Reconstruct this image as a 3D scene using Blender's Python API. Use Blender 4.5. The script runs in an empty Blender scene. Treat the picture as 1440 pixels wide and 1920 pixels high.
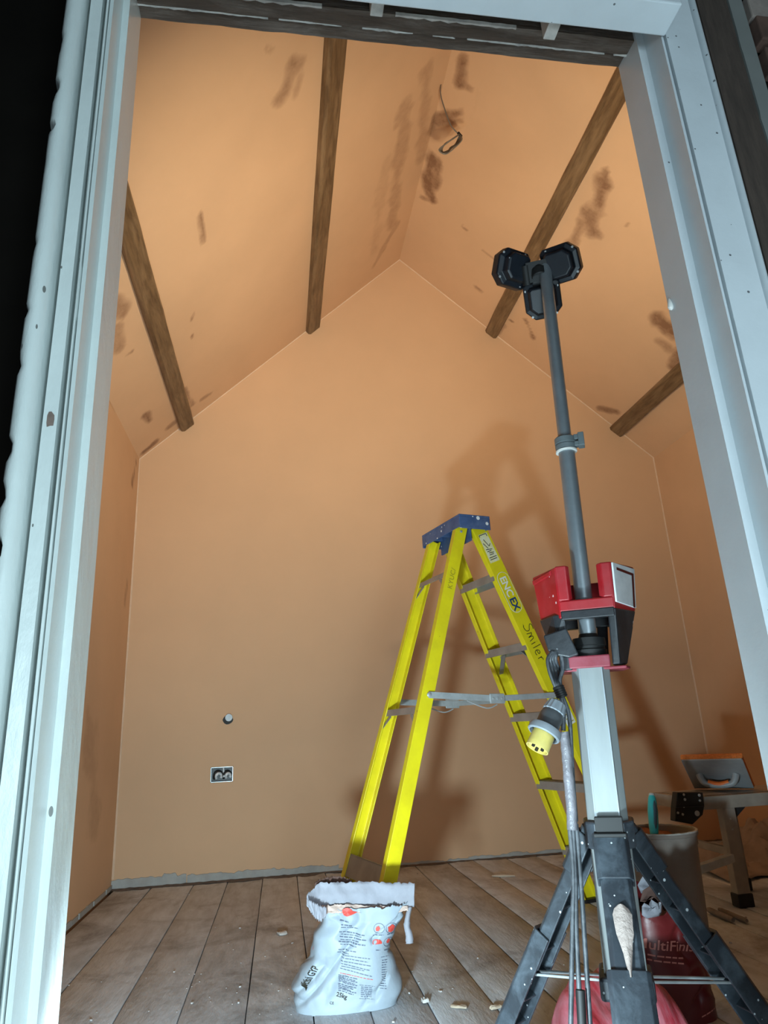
import bpy, math, random
import numpy as np
from mathutils import Vector, Matrix, noise

random.seed(7)
S = bpy.context.scene
COL = S.collection
# ------------------------------------------------------------------ camera
CAM_H = 0.75
FPX = 1275.157
B = np.array([[0.988482, -0.143116, -0.049198],
              [0.002331, -0.310654, 0.95052],
              [0.151318, 0.939687, 0.306743]])
cam_d = bpy.data.cameras.new('camera')
cam = bpy.data.objects.new('camera', cam_d)
COL.objects.link(cam)
cam_d.sensor_fit = 'VERTICAL'
cam_d.sensor_height = 36.0
cam_d.lens = 36.0 * FPX / 1920.0
cam_d.clip_start = 0.02
m = Matrix.Identity(4)
for i in range(3):
    m[i][0] = B[0][i]
    m[i][1] = B[1][i]
    m[i][2] = -B[2][i]
m[2][3] = CAM_H
cam.matrix_world = m
S.camera = cam
# ------------------------------------------------------------------ world, exposure, area lights
S.view_settings.view_transform = 'Standard'
S.view_settings.look = 'None'
S.view_settings.gamma = 1.0
S.view_settings.use_curve_mapping = False
S.view_settings.exposure = 0.08
W = bpy.data.worlds.new('world')
S.world = W
W.use_nodes = True
W.node_tree.nodes['Background'].inputs[0].default_value = (0.62, 0.78, 0.9, 1)
W.node_tree.nodes['Background'].inputs[1].default_value = 0.06


def area(name, loc, direction, size, power, color, shape='DISK', size_y=None):
    d = bpy.data.lights.new(name, 'AREA')
    d.shape = shape
    d.size = size
    if size_y:
        d.size_y = size_y
    d.energy = power
    d.color = color
    o = bpy.data.objects.new(name, d)
    COL.objects.link(o)
    o.location = loc
    o.rotation_euler = Vector(direction).to_track_quat('-Z', 'Y').to_euler()
    return o


# a site lamp on the floor in the doorway, an added soft fill by the camera's feet to brighten the frame, and daylight in the hall behind
fsl = area('floor_site_lamp', (-0.14, 0.80, 0.24), (0.22, 1.0, 0.02), 0.11, 27.0, (0.67, 0.90, 1.0))
fsl.data.spread = math.radians(142)
area('hall_daylight', (0.55, -1.00, 0.70), (0.0, 1.0, 0.0), 1.7, 34.0, (0.70, 0.90, 1.0), 'RECTANGLE', 0.7)
area('hall_floor_fill', (0.22, 0.18, 0.14), (-0.06, 1.0, 0.75), 0.36, 9.5, (0.70, 0.92, 1.0))


# ------------------------------------------------------------------ helpers
def ray(u, v):
    return B.T @ np.array([(u - 720) / FPX, -(v - 960) / FPX, 1.0])


def at(u, v, Y):
    d = ray(u, v)
    p = d * (Y / d[1])
    return Vector((p[0], p[1], p[2] + CAM_H))


def on_plane(u, v, p0, n):
    d = ray(u, v)
    c = np.array([0, 0, CAM_H])
    t = ((np.array(p0) - c) @ np.array(n)) / (d @ np.array(n))
    p = c + t * d
    return Vector(p)


def V(*a):
    return Vector(a)


class MB:
    """collects shapes into one mesh"""

    def __init__(self):
        self.v = []
        self.f = []

    def add(self, vs, fs):
        o = len(self.v)
        self.v += [Vector(x) for x in vs]
        self.f += [tuple(i + o for i in f) for f in fs]
        return self

    def obox(self, c, ax, ay, az):
        """box: centre and three half-extent vectors"""
        c = Vector(c); ax = Vector(ax); ay = Vector(ay); az = Vector(az)
        if ax.cross(ay).dot(az) < 0:
            ax = -ax
        vs = [c + sx * ax + sy * ay + sz * az for sz in (-1, 1) for sy in (-1, 1) for sx in (-1, 1)]
        fs = [(0, 2, 3, 1), (4, 5, 7, 6), (0, 1, 5, 4), (2, 6, 7, 3), (0, 4, 6, 2), (1, 3, 7, 5)]
        return self.add(vs, fs)

    def box(self, x0, x1, y0, y1, z0, z1):
        return self.obox(((x0 + x1) / 2, (y0 + y1) / 2, (z0 + z1) / 2), ((x1 - x0) / 2, 0, 0), (0, (y1 - y0) / 2, 0), (0, 0, (z1 - z0) / 2))

    def bar(self, a, b, side, w, t):
        """bar from a to b, w across the side vector, t across the third direction"""
        a = Vector(a); b = Vector(b)
        d = (b - a)
        s = Vector(side); s = (s - d.normalized() * s.dot(d.normalized())).normalized()
        n = d.normalized().cross(s)
        return self.obox((a + b) / 2, d / 2, s * w / 2, n * t / 2)

    def tube(self, pts, r, n=12, caps=True):
        pts = [Vector(p) for p in pts]
        rs = r if isinstance(r, (list, tuple)) else [r] * len(pts)
        o = len(self.v)
        up = None
        for i, p in enumerate(pts):
            d = (pts[min(i + 1, len(pts) - 1)] - pts[max(i - 1, 0)]).normalized()
            if up is None:
                up = Vector((0, 0, 1)) if abs(d.z) < .9 else Vector((1, 0, 0))
            e1 = (up - d * up.dot(d)).normalized()
            up = e1
            e2 = d.cross(e1)
            for k in range(n):
                a = 2 * math.pi * k / n
                self.v.append(p + (e1 * math.cos(a) + e2 * math.sin(a)) * rs[i])
        for i in range(len(pts) - 1):
            for k in range(n):
                k2 = (k + 1) % n
                self.f.append((o + i * n + k, o + i * n + k2, o + (i + 1) * n + k2, o + (i + 1) * n + k))
        if caps:
            self.f.append(tuple(o + k for k in reversed(range(n))))
            e = o + (len(pts) - 1) * n
            self.f.append(tuple(e + k for k in range(n)))
        return self

    def lathe(self, c, axis, prof, n=32):
        """prof: list of (radius, height along axis)"""
        c = Vector(c)
        ax = Vector(axis).normalized()
        e1 = ax.orthogonal().normalized()
        e2 = ax.cross(e1)
        o = len(self.v)
        for r, h in prof:
            for k in range(n):
                a = 2 * math.pi * k / n
                self.v.append(c + ax * h + (e1 * math.cos(a) + e2 * math.sin(a)) * max(r, 1e-5))
        for i in range(len(prof) - 1):
            for k in range(n):
                k2 = (k + 1) % n
                self.f.append((o + i * n + k, o + i * n + k2, o + (i + 1) * n + k2, o + (i + 1) * n + k))
        return self

    def prism(self, poly, ext):
        """poly: 3D points in order; ext: extrusion vector"""
        e = Vector(ext)
        n = len(poly)
        P = [Vector(p) for p in poly]
        nr = Vector((0, 0, 0))
        for i in range(n):
            nr += P[i].cross(P[(i + 1) % n])
        if nr.dot(e) < 0:
            P = P[::-1]
        fs = [tuple(reversed(range(n))), tuple(range(n, 2 * n))]
        fs += [(i, (i + 1) % n, n + (i + 1) % n, n + i) for i in range(n)]
        return self.add(P + [p + e for p in P], fs)

    def grid(self, rows):
        o = len(self.v)
        w = len(rows[0])
        for r in rows:
            self.v += [Vector(p) for p in r]
        for i in range(len(rows) - 1):
            for j in range(w - 1):
                a = o + i * w + j
                self.f.append((a, a + 1, a + w + 1, a + w))
        return self

    def build(self, name, mat, parent=None, loc=None, label=None, kind=None, smooth=None, bevel=None, solid=None):
        me = bpy.data.meshes.new(name)
        base = Vector((0, 0, 0))
        if parent is not None:
            base = Vector(parent['_base'])
        elif loc is not None:
            base = Vector(loc)
        me.from_pydata([v - base for v in self.v], [], self.f)
        me.update()
        ob = bpy.data.objects.new(name, me)
        COL.objects.link(ob)
        if parent is not None:
            ob.parent = parent
        else:
            ob.location = base
        ob['_base'] = tuple(base)
        for mm in (mat if isinstance(mat, (list, tuple)) else [mat]):
            me.materials.append(mm)
        if smooth is not None:
            for p in me.polygons:
                p.use_smooth = True
            me.set_sharp_from_angle(angle=math.radians(smooth))
        if bevel:
            b = ob.modifiers.new('bevel', 'BEVEL')
            b.width = bevel
            b.segments = 2
            b.limit_method = 'ANGLE'
            b.angle_limit = math.radians(40)
        if solid:
            s = ob.modifiers.new('solid', 'SOLIDIFY')
            s.thickness = solid
            s.offset = 0
        if label:
            ob['label'] = label
        if kind:
            ob['kind'] = kind
        return ob


def tag(o, label, cat, group=None):
    o['label'] = label
    o['category'] = cat
    if group:
        o['group'] = group
    return o


def thing(name, loc, label=None, cat=None, kind=None):
    o = bpy.data.objects.new(name, None)
    o.empty_display_size = 0.1
    COL.objects.link(o)
    o.location = loc
    o['_base'] = tuple(loc)
    if label:
        o['label'] = label
    if cat:
        o['category'] = cat
    if kind:
        o['kind'] = kind
    return o


def text_shape(s, size, fn, mb, spacing=1.0, bold=0.0, shear=0.0):
    """letters as flat faces; fn maps (x, y) of the lettering to a point in space"""
    c = bpy.data.curves.new('lettering', 'FONT')
    c.body = s
    c.size = size
    c.space_character = spacing
    c.offset = bold
    c.shear = shear
    c.resolution_u = 3
    o = bpy.data.objects.new('lettering', c)
    me = bpy.data.meshes.new_from_object(o)
    mb.add([fn(v.co.x, v.co.y) for v in me.vertices], [tuple(p.vertices) for p in me.polygons])
    w = max([v.co.x for v in me.vertices] or [0])
    bpy.data.objects.remove(o)
    bpy.data.curves.remove(c)
    bpy.data.meshes.remove(me)
    return w


# ------------------------------------------------------------------ materials
def mat(name, color, rough=0.6, metal=0.0, var=0.0, vscale=8.0, color2=None, bump=0.0, bscale=30.0, stretch=(1, 1, 1),
        specks=None, speck_scale=60.0, speck_color=(0.85, 0.86, 0.85), dust=0.0, dust_color=(0.6, 0.58, 0.55), dust_scale=6.0,
        attr=None, attr_color=None, grime=0.0, spec=0.5, coat=0.0, emit=None):
    M = bpy.data.materials.new(name)
    M.use_nodes = True
    nt = M.node_tree
    N = nt.nodes
    L = nt.links
    bs = N['Principled BSDF']
    bs.inputs['Roughness'].default_value = rough
    bs.inputs['Metallic'].default_value = metal
    bs.inputs['Specular IOR Level'].default_value = spec
    bs.inputs['Coat Weight'].default_value = coat
    bs.inputs['Coat Roughness'].default_value = 0.2
    tc = N.new('ShaderNodeTexCoord')
    mp = N.new('ShaderNodeMapping')
    mp.inputs['Scale'].default_value = stretch
    L.new(tc.outputs['Object'], mp.inputs['Vector'])
    last = None

    def rgb(c):
        n = N.new('ShaderNodeRGB')
        n.outputs[0].default_value = (*c, 1)
        return n.outputs[0]

    def mix(a, b, f):
        n = N.new('ShaderNodeMix')
        n.data_type = 'RGBA'
        L.new(a, n.inputs['A'])
        L.new(b, n.inputs['B'])
        if isinstance(f, (int, float)):
            n.inputs['Factor'].default_value = f
        else:
            L.new(f, n.inputs['Factor'])
        return n.outputs['Result']

    def nz(scale, detail=5, rough_=0.6, dist=0.0):
        n = N.new('ShaderNodeTexNoise')
        n.inputs['Scale'].default_value = scale
        n.inputs['Detail'].default_value = detail
        n.inputs['Roughness'].default_value = rough_
        n.inputs['Distortion'].default_value = dist
        L.new(mp.outputs[0], n.inputs['Vector'])
        return n.outputs['Fac']

    def ramp(x, lo, hi):
        n = N.new('ShaderNodeMapRange')
        n.inputs['From Min'].default_value = lo
        n.inputs['From Max'].default_value = hi
        L.new(x, n.inputs['Value'])
        return n.outputs['Result']

    def mul(a, b):
        n = N.new('ShaderNodeMath')
        n.operation = 'MULTIPLY'
        for i, x in enumerate((a, b)):
            if isinstance(x, (int, float)):
                n.inputs[i].default_value = x
            else:
                L.new(x, n.inputs[i])
        return n.outputs[0]

    col = rgb(color)
    if var or color2:
        c2 = color2 or tuple(c * (1 - var) for c in color)
        col = mix(col, rgb(c2), ramp(nz(vscale), 0.35, 0.68))
    if dust:
        col = mix(col, rgb(dust_color), mul(ramp(nz(dust_scale, 8, 0.7, 0.4), 0.45, 0.72), dust))
    if grime:
        nn_ = N.new('ShaderNodeTexNoise')
        nn_.inputs['Scale'].default_value = 2.3
        nn_.inputs['Detail'].default_value = 9
        nn_.inputs['Roughness'].default_value = 0.72
        nn_.inputs['Distortion'].default_value = 0.6
        L.new(tc.outputs['Object'], nn_.inputs['Vector'])
        col = mix(col, rgb((0.16, 0.14, 0.13)), mul(ramp(nn_.outputs['Fac'], 0.50, 0.66), grime))
    if attr:
        a = N.new('ShaderNodeAttribute')
        a.attribute_name = attr
        f = N.new('ShaderNodeMath')
        f.operation = 'MULTIPLY_ADD'
        L.new(nz(22, 6, 0.65, 0.3), f.inputs[0])
        f.inputs[1].default_value = 1.1
        f.inputs[2].default_value = 0.42
        col = mix(col, rgb(attr_color), mul(ramp(mul(a.outputs['Fac'], f.outputs[0]), 0.10, 0.85), 0.9))
    if specks:
        vo = N.new('ShaderNodeTexVoronoi')
        vo.inputs['Scale'].default_value = speck_scale
        vo.inputs['Randomness'].default_value = 1.0
        L.new(mp.outputs[0], vo.inputs['Vector'])
        sx = N.new('ShaderNodeSeparateColor')
        L.new(vo.outputs['Color'], sx.inputs[0])
        rad = mul(ramp(sx.outputs[0], 0.72, 1.0), specks)
        lt = N.new('ShaderNodeMath')
        lt.operation = 'LESS_THAN'
        L.new(vo.outputs['Distance'], lt.inputs[0])
        L.new(rad, lt.inputs[1])
        col = mix(col, rgb(speck_color), lt.outputs[0])
    L.new(col, bs.inputs['Base Color'])
    if bump:
        b = N.new('ShaderNodeBump')
        b.inputs['Strength'].default_value = bump
        b.inputs['Distance'].default_value = 0.01
        L.new(nz(bscale, 6), b.inputs['Height'])
        L.new(b.outputs[0], bs.inputs['Normal'])
    if emit:
        bs.inputs['Emission Color'].default_value = (*emit[0], 1)
        bs.inputs['Emission Strength'].default_value = emit[1]
    return M


PLASTER = (0.65, 0.41, 0.245)
M_plaster = mat('skim_plaster', PLASTER, 0.72, var=0.07, vscale=2.2, bump=0.05, bscale=5, attr='stain', attr_color=(0.20, 0.095, 0.05), spec=0.3)
M_wall = mat('back_plaster', PLASTER, 0.72, var=0.06, vscale=1.6, bump=0.03, bscale=6, spec=0.3)
M_shadow_wall = mat('shadow_black_wall', (0.006, 0.005, 0.004), 0.9, var=0.3, spec=0.05)  # near-black colour stands in for the deep shadow beside the door frame
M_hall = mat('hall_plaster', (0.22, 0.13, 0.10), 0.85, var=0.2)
M_paint = mat('old_gloss_paint', (0.60, 0.665, 0.65), 0.30, var=0.07, vscale=14, bump=0.22, bscale=38, stretch=(1, 1, 0.45), specks=0.17, speck_scale=60, speck_color=(0.16, 0.17, 0.16), coat=0.15)
M_paint2 = mat('blue_grey_gloss_paint', (0.575, 0.63, 0.66), 0.34, var=0.06, vscale=10, bump=0.07, bscale=45, specks=0.15, speck_scale=60, speck_color=(0.13, 0.14, 0.15), coat=0.15)
M_chip = mat('chipped_wood', (0.20, 0.15, 0.125), 0.9, var=0.4, vscale=60)
M_timber = mat('old_timber', (0.085, 0.058, 0.042), 0.85, var=0.4, vscale=14, stretch=(1, 8, 8), bump=0.4, bscale=30, dust=0.6, dust_color=(0.24, 0.20, 0.17), dust_scale=7)
M_post = mat('rough_post_timber', (0.06, 0.042, 0.032), 0.9, var=0.4, vscale=10, stretch=(8, 8, 1), bump=0.4, bscale=30)
M_shaded_strip = mat('shaded_grey_paint', (0.17, 0.18, 0.17), 0.7, var=0.15)  # grey strip paint darkened to carry the shade at the frame's right end
M_mortar = mat('plaster_remains', (0.55, 0.52, 0.48), 0.9, var=0.5, vscale=20)
M_beam = mat('dark_oiled_beam', (0.16, 0.095, 0.045), 0.42, color2=(0.075, 0.042, 0.02), vscale=9, stretch=(6, 0.8, 6), bump=0.3, bscale=22, dust=0.6, dust_color=(0.34, 0.22, 0.12), dust_scale=3)
M_board = [mat('dusty_floorboard', c, 0.85, color2=c2, vscale=7, stretch=(3, 0.7, 1), bump=0.35, bscale=26, dust=0.65, dust_color=d, dust_scale=4.5, specks=0.12, speck_scale=55, speck_color=(0.16, 0.13, 0.11), grime=0.62)
           for c, c2, d in (((0.56, 0.60, 0.65), (0.42, 0.44, 0.465), (0.68, 0.73, 0.79)), ((0.52, 0.555, 0.60), (0.38, 0.395, 0.415), (0.65, 0.695, 0.76)), ((0.59, 0.625, 0.67), (0.45, 0.465, 0.485), (0.69, 0.74, 0.80)))]
M_gap = mat('dark_gap', (0.015, 0.012, 0.01), 0.95)
M_dirt = mat('floor_dirt', (0.17, 0.14, 0.12), 0.95, var=0.5, vscale=30, bump=0.5, bscale=60)
M_skirt = mat('bare_grey_wall', (0.42, 0.42, 0.40), 0.85, var=0.25, vscale=9, dust=0.4, dust_color=(0.32, 0.24, 0.18))
M_yellow = mat('yellow_fibreglass', (0.84, 0.70, 0.012), 0.38, color2=(0.72, 0.58, 0.012), vscale=9, dust=0.10, dust_color=(0.42, 0.34, 0.05), dust_scale=14, specks=0.10, speck_scale=34, speck_color=(0.25, 0.2, 0.03))
M_alu = mat('dull_aluminium', (0.42, 0.40, 0.385), 0.5, metal=0.55, var=0.25, vscale=12, dust=0.4, dust_color=(0.33, 0.27, 0.22))
M_zinc = mat('zinc_steel', (0.50, 0.53, 0.54), 0.45, metal=0.3, var=0.25, vscale=25)
M_blue = mat('blue_plastic', (0.06, 0.115, 0.26), 0.5, var=0.3, vscale=20, dust=0.4, dust_color=(0.20, 0.26, 0.38), dust_scale=14, specks=0.42, speck_scale=48)
M_white = mat('white_print', (0.80, 0.80, 0.76), 0.6)
M_sticker = mat('worn_sticker', (0.80, 0.74, 0.30), 0.6, color2=(0.78, 0.76, 0.62), vscale=60)
M_navy = mat('navy_print', (0.01, 0.05, 0.16), 0.5)
M_ink = mat('black_marker', (0.02, 0.018, 0.012), 0.6)
M_faint = mat('faded_ink', (0.36, 0.28, 0.02), 0.6)
M_black = mat('black_plastic', (0.017, 0.019, 0.023), 0.42, var=0.3, vscale=14, dust=0.35, dust_color=(0.085, 0.10, 0.115), dust_scale=9, specks=0.20, speck_scale=55, speck_color=(0.62, 0.65, 0.66), bump=0.08, bscale=50)
M_leg = mat('dusty_black_plastic', (0.022, 0.028, 0.036), 0.48, var=0.25, vscale=10, dust=0.75, dust_color=(0.10, 0.125, 0.15), dust_scale=10, specks=0.24, speck_scale=75, speck_color=(0.50, 0.54, 0.56), stretch=(1, 1, 1), bump=0.1, bscale=50)
M_rubber = mat('black_rubber', (0.008, 0.008, 0.008), 0.6)
M_head = mat('dark_lamp_casing', (0.009, 0.012, 0.018), 0.42, var=0.3, vscale=16, dust=0.3, dust_color=(0.03, 0.04, 0.055), dust_scale=14, specks=0.10, speck_scale=60, speck_color=(0.5, 0.55, 0.58))
M_red = mat('red_plastic', (0.37, 0.008, 0.014), 0.36, var=0.2, vscale=14, dust=0.15, dust_color=(0.55, 0.14, 0.16), dust_scale=14, specks=0.22, speck_scale=50, speck_color=(0.75, 0.5, 0.5))
M_redd = mat('dusty_red_plastic', (0.30, 0.035, 0.055), 0.5, var=0.2, vscale=14, dust=0.6, dust_color=(0.36, 0.12, 0.15), dust_scale=12)
M_panel = mat('scuffed_white_panel', (0.80, 0.84, 0.86), 0.4, var=0.2, vscale=25, dust=0.4, dust_color=(0.55, 0.60, 0.66), dust_scale=10)
M_mast = mat('pale_extruded_mast', (0.28, 0.305, 0.305), 0.42, metal=0.25, var=0.2, vscale=7, stretch=(3, 3, 0.6), dust=0.45, dust_color=(0.25, 0.275, 0.30), dust_scale=5)
M_pole = mat('grey_steel_pole', (0.30, 0.34, 0.37), 0.33, metal=0.6, var=0.15, vscale=20, dust=0.3, dust_color=(0.3, 0.32, 0.34))
M_clamp = mat('grey_clamp_plastic', (0.14, 0.17, 0.18), 0.5, var=0.2, vscale=20)
M_lens = mat('lit_lens', (0.9, 0.9, 0.9), 0.3, emit=((1.0, 0.92, 0.8), 12.0))
M_cable = mat('dusty_black_cable', (0.03, 0.034, 0.04), 0.5, var=0.2, vscale=50, dust=0.8, dust_color=(0.13, 0.14, 0.155), dust_scale=22)
M_plugg = mat('grey_plug_plastic', (0.21, 0.24, 0.27), 0.5, var=0.2, vscale=30, dust=0.3, dust_color=(0.34, 0.36, 0.38))
M_plugd = mat('dark_grey_plug', (0.06, 0.065, 0.07), 0.45, var=0.2, vscale=30)
M_plugy = mat('yellow_plug', (0.62, 0.50, 0.12), 0.5, var=0.25, vscale=30, dust=0.35, dust_color=(0.55, 0.47, 0.3))
M_tape = mat('grey_tape', (0.20, 0.19, 0.21), 0.3, var=0.35, vscale=30, bump=0.3, bscale=60)
M_splat = mat('dried_plaster', (0.36, 0.29, 0.26), 0.9, var=0.2, vscale=40, bump=0.6, bscale=60)
M_bag = mat('white_bag_paper', (0.31, 0.36, 0.41), 0.55, var=0.08, vscale=9, bump=0.25, bscale=14)
M_ply = mat('bag_inner_ply', (0.30, 0.30, 0.34), 0.8, var=0.14, vscale=18, bump=0.3, bscale=30)
M_plybrown = mat('brown_bag_ply', (0.13, 0.07, 0.055), 0.85, var=0.3, vscale=20)
M_powder = mat('plaster_powder', (0.56, 0.42, 0.36), 0.95, var=0.2, vscale=30, bump=0.5, bscale=60)
M_print = mat('grey_print', (0.10, 0.12, 0.17), 0.6)
M_printr = mat('red_print', (0.58, 0.06, 0.045), 0.55)
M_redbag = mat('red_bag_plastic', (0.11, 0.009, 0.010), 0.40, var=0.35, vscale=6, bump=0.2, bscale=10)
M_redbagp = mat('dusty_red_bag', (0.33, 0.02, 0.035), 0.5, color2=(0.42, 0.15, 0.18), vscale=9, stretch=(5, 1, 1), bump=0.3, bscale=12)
M_redprint = mat('pale_red_print', (0.44, 0.15, 0.12), 0.5)
M_bucket = mat('grimy_bucket', (0.27, 0.225, 0.195), 0.5, var=0.25, vscale=6, dust=0.6, dust_color=(0.36, 0.31, 0.28), dust_scale=5)
M_slurry = mat('wet_plaster', (0.36, 0.12, 0.04), 0.6, var=0.3, vscale=30, bump=0.6, bscale=40)
M_teal = mat('teal_grip', (0.03, 0.36, 0.36), 0.4, var=0.1)
M_tealdark = mat('dark_grip', (0.04, 0.075, 0.09), 0.45)
M_bench = mat('plastered_aluminium', (0.40, 0.36, 0.31), 0.55, metal=0.2, var=0.3, vscale=10, dust=0.6, dust_color=(0.33, 0.28, 0.23), dust_scale=9)
M_sponge = mat('orange_sponge', (0.78, 0.22, 0.045), 0.95, var=0.2, vscale=90, bump=0.9, bscale=140)
M_float = mat('grey_float_plate', (0.33, 0.34, 0.35), 0.42, var=0.2, vscale=14, dust=0.35, dust_color=(0.30, 0.26, 0.22), dust_scale=7)
M_grip = mat('orange_grip', (0.80, 0.16, 0.02), 0.5)
M_sheet = mat('crumpled_dust_sheet', (0.34, 0.26, 0.21), 0.8, var=0.3, vscale=12)
M_stick = mat('plastered_stick', (0.26, 0.21, 0.18), 0.85, var=0.3, vscale=30)
M_wood = mat('raw_splinter', (0.55, 0.44, 0.33), 0.8, var=0.2, vscale=30)
M_scrap = mat('paper_scrap', (0.56, 0.53, 0.50), 0.8)
M_wire = mat('grey_wire', (0.16, 0.14, 0.12), 0.5)
M_metalbox = mat('galvanised_box', (0.55, 0.60, 0.62), 0.3, metal=0.7, var=0.3, vscale=40)
M_wirew = mat('white_wire', (0.72, 0.76, 0.78), 0.5)
M_brick = mat('old_brick', (0.10, 0.055, 0.04), 0.9, var=0.5, vscale=20)
M_brickp = mat('limed_brick', (0.30, 0.25, 0.22), 0.9, var=0.4, vscale=20)

# ------------------------------------------------------------------ room shell
XL, XR, YB, YF = -0.9186, 2.7574, 4.3543, 0.985
ZL, ZR, XA, ZA = 2.5438, 2.5922, 0.9254, 4.2415
TH = 0.12
nL = np.array([-(ZA - ZL), 0, XA - XL]); nL = nL / np.linalg.norm(nL)
nR = np.array([(ZA - ZR), 0, XR - XA]); nR = nR / np.linalg.norm(nR)


def onL(u, v):
    return on_plane(u, v, (XL, 0, ZL), nL)


def onR(u, v):
    return on_plane(u, v, (XR, 0, ZR), nR)


def onX(u, v, X):
    return on_plane(u, v, (X, 0, 0), (1, 0, 0))


def stain_attr(ob, strokes):
    """damp patches in the fresh skim: strokes are (list of points, half width, strength)"""
    me = ob.data
    co = np.array([tuple(v.co + ob.location) for v in me.vertices])
    st = np.zeros(len(co))
    jit = np.array([noise.noise(Vector(c) * 7.0) for c in co])
    jit2 = np.array([noise.noise(Vector(c) * 19.0 + Vector((3, 1, 7))) for c in co])
    for pts, hw, s in strokes:
        P = [np.array(p) for p in pts]
        dmin = np.full(len(co), 9.0)
        for a, b in zip(P[:-1], P[1:]):
            ab = b - a
            t = np.clip(((co - a) @ ab) / max(ab @ ab, 1e-9), 0, 1)
            d = np.linalg.norm(co - (a + t[:, None] * ab), axis=1)
            dmin = np.minimum(dmin, d)
        x = 1.5 - dmin / hw + 0.75 * jit + 0.45 * jit2
        st = np.maximum(st, s * np.clip(x, 0, 1))
    A = me.attributes.new('stain', 'FLOAT', 'POINT')
    A.data.foreach_set('value', st.astype(np.float32))


# floor: dark sub-floor with each board laid on it
fl = thing('floor', (1.0, 2.5, 0), kind='structure')
MB().box(XL - TH, XR + TH, -2.2, YB + TH, -0.08, -0.028).build('subfloor', M_gap, fl)
gaps = [-0.90, -0.70, -0.475, -0.29, -0.10, 0.09, 0.25, 0.42, 0.595, 0.77, 0.97, 1.125, 1.32, 1.50, 1.68, 1.86, 2.04, 2.22, 2.40, 2.58, 2.7574]
for i in range(len(gaps) - 1):
    rr = random.Random(i * 13 + 5)
    ends = [-2.2, 0.88 + 0.04 * rr.random(), YB]
    for j in range(len(ends) - 1):
        y0, y1 = ends[j], ends[j + 1]
        n = max(2, int((y1 - y0) / 0.16))
        g = 0.0010 + 0.0026 * rr.random()
        dz = (rr.random() - .5) * 0.003
        rows_b, rows_t = [], []
        mb = MB()
        L_, R_ = [], []
        for k in range(n + 1):
            y = y0 + 0.0003 + (y1 - y0 - 0.0006) * k / n
            w1 = noise.noise(Vector((i * 3.1, y * 3, 1))) * 0.0018
            w2 = noise.noise(Vector((i * 3.1 + 9, y * 3, 5))) * 0.0018
            L_.append((gaps[i] + g + w1, y)); R_.append((gaps[i + 1] - g + w2, y))
        rows = []
        for (xa, y), (xb, _) in zip(L_, R_):
            rows.append([(xa, y, -0.026), (xa, y, dz - 0.0025), (xa + 0.004, y, dz), ((xa + xb) / 2, y, dz - 0.0015), (xb - 0.004, y, dz), (xb, y, dz - 0.0025), (xb, y, -0.026)])
        mb.grid(rows)
        o = len(mb.v) - 7 * (n + 1)
        mb.f.append(tuple(o + q for q in range(7)))
        mb.f.append(tuple(o + n * 7 + q for q in reversed(range(7))))
        mb.build('floorboard', M_board[(i + j) % 3], fl, smooth=40)

# crumbs of dry plaster trodden about the boards
mb = MB()
rr = random.Random(21)
for k in range(170):
    x = rr.gauss(.05, .5) if k % 3 else rr.uniform(-.8, 2.4)
    y = rr.gauss(2.4, .35) if k % 3 else rr.uniform(1.3, 4.25)
    if not (XL + .05 < x < XR - .05 and 1.2 < y < 4.25):
        continue
    r_ = rr.choice((.0012, .0014, .0016, .002, .0032))
    mb.obox((x, y, r_ * .5), V(rr.uniform(.6, 1.3), rr.uniform(-.6, .6), 0) * r_, V(rr.uniform(-.6, .6), rr.uniform(.6, 1.3), 0) * r_, (0, 0, r_ * .6))
mb.build('plaster_crumbs', mat('plaster_crumb', (0.46, 0.43, 0.41), 0.9), fl, kind='stuff')
# grime along the foot of the back wall
mb = MB()
rows = []
for k in range(150):
    x = XL + (XR - XL) * k / 149
    w = 0.05 + 0.05 * noise.noise(Vector((x * 4, 0, 3))) + 0.03 * noise.noise(Vector((x * 17, 4, 0)))
    w = max(w, 0.02) * (1.35 if x < 0.2 else 0.9)
    rows.append([(x, YB - 0.007, 0.004 + 0.004 * noise.noise(Vector((x * 30, 0, 0)))), (x, YB - w * 0.5, 0.003 + 0.002 * noise.noise(Vector((x * 40, 2, 0)))), (x, YB - w, 0.0010)])
mb.grid(rows).build('dirt', M_dirt, fl, kind='stuff', smooth=60)

# walls
cab0, cab1 = at(395, 1440, YB), at(437, 1465, YB)
hx0, hx1, hz0, hz1 = cab0.x, cab1.x, 0.515, 0.60
xs = [XL, hx0, hx1, XR]
mb = MB()
vs, fs = [], []
ztop = [ZL, ZL + (hx0 - XL) / (XA - XL) * (ZA - ZL), ZL + (hx1 - XL) / (XA - XL) * (ZA - ZL)]
pts = {}


def vid(x, z):
    k = (round(x, 5), round(z, 5))
    if k not in pts:
        pts[k] = len(vs)
        vs.append((x, YB, z))
    return pts[k]


def poly(*p):
    fs.append(tuple(vid(*q) for q in p))


poly((XL, 0), (hx0, 0), (hx0, hz0), (hx0, hz1), (hx0, ztop[1]), (XL, ZL))
poly((hx0, 0), (hx1, 0), (hx1, hz0), (hx0, hz0))
poly((hx0, hz1), (hx1, hz1), (hx1, ztop[2]), (hx0, ztop[1]))
poly((hx1, 0), (XR, 0), (XR, ZR), (XA, ZA), (hx1, ztop[2]), (hx1, hz1), (hx1, hz0))
mb.add(vs, fs)
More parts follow.
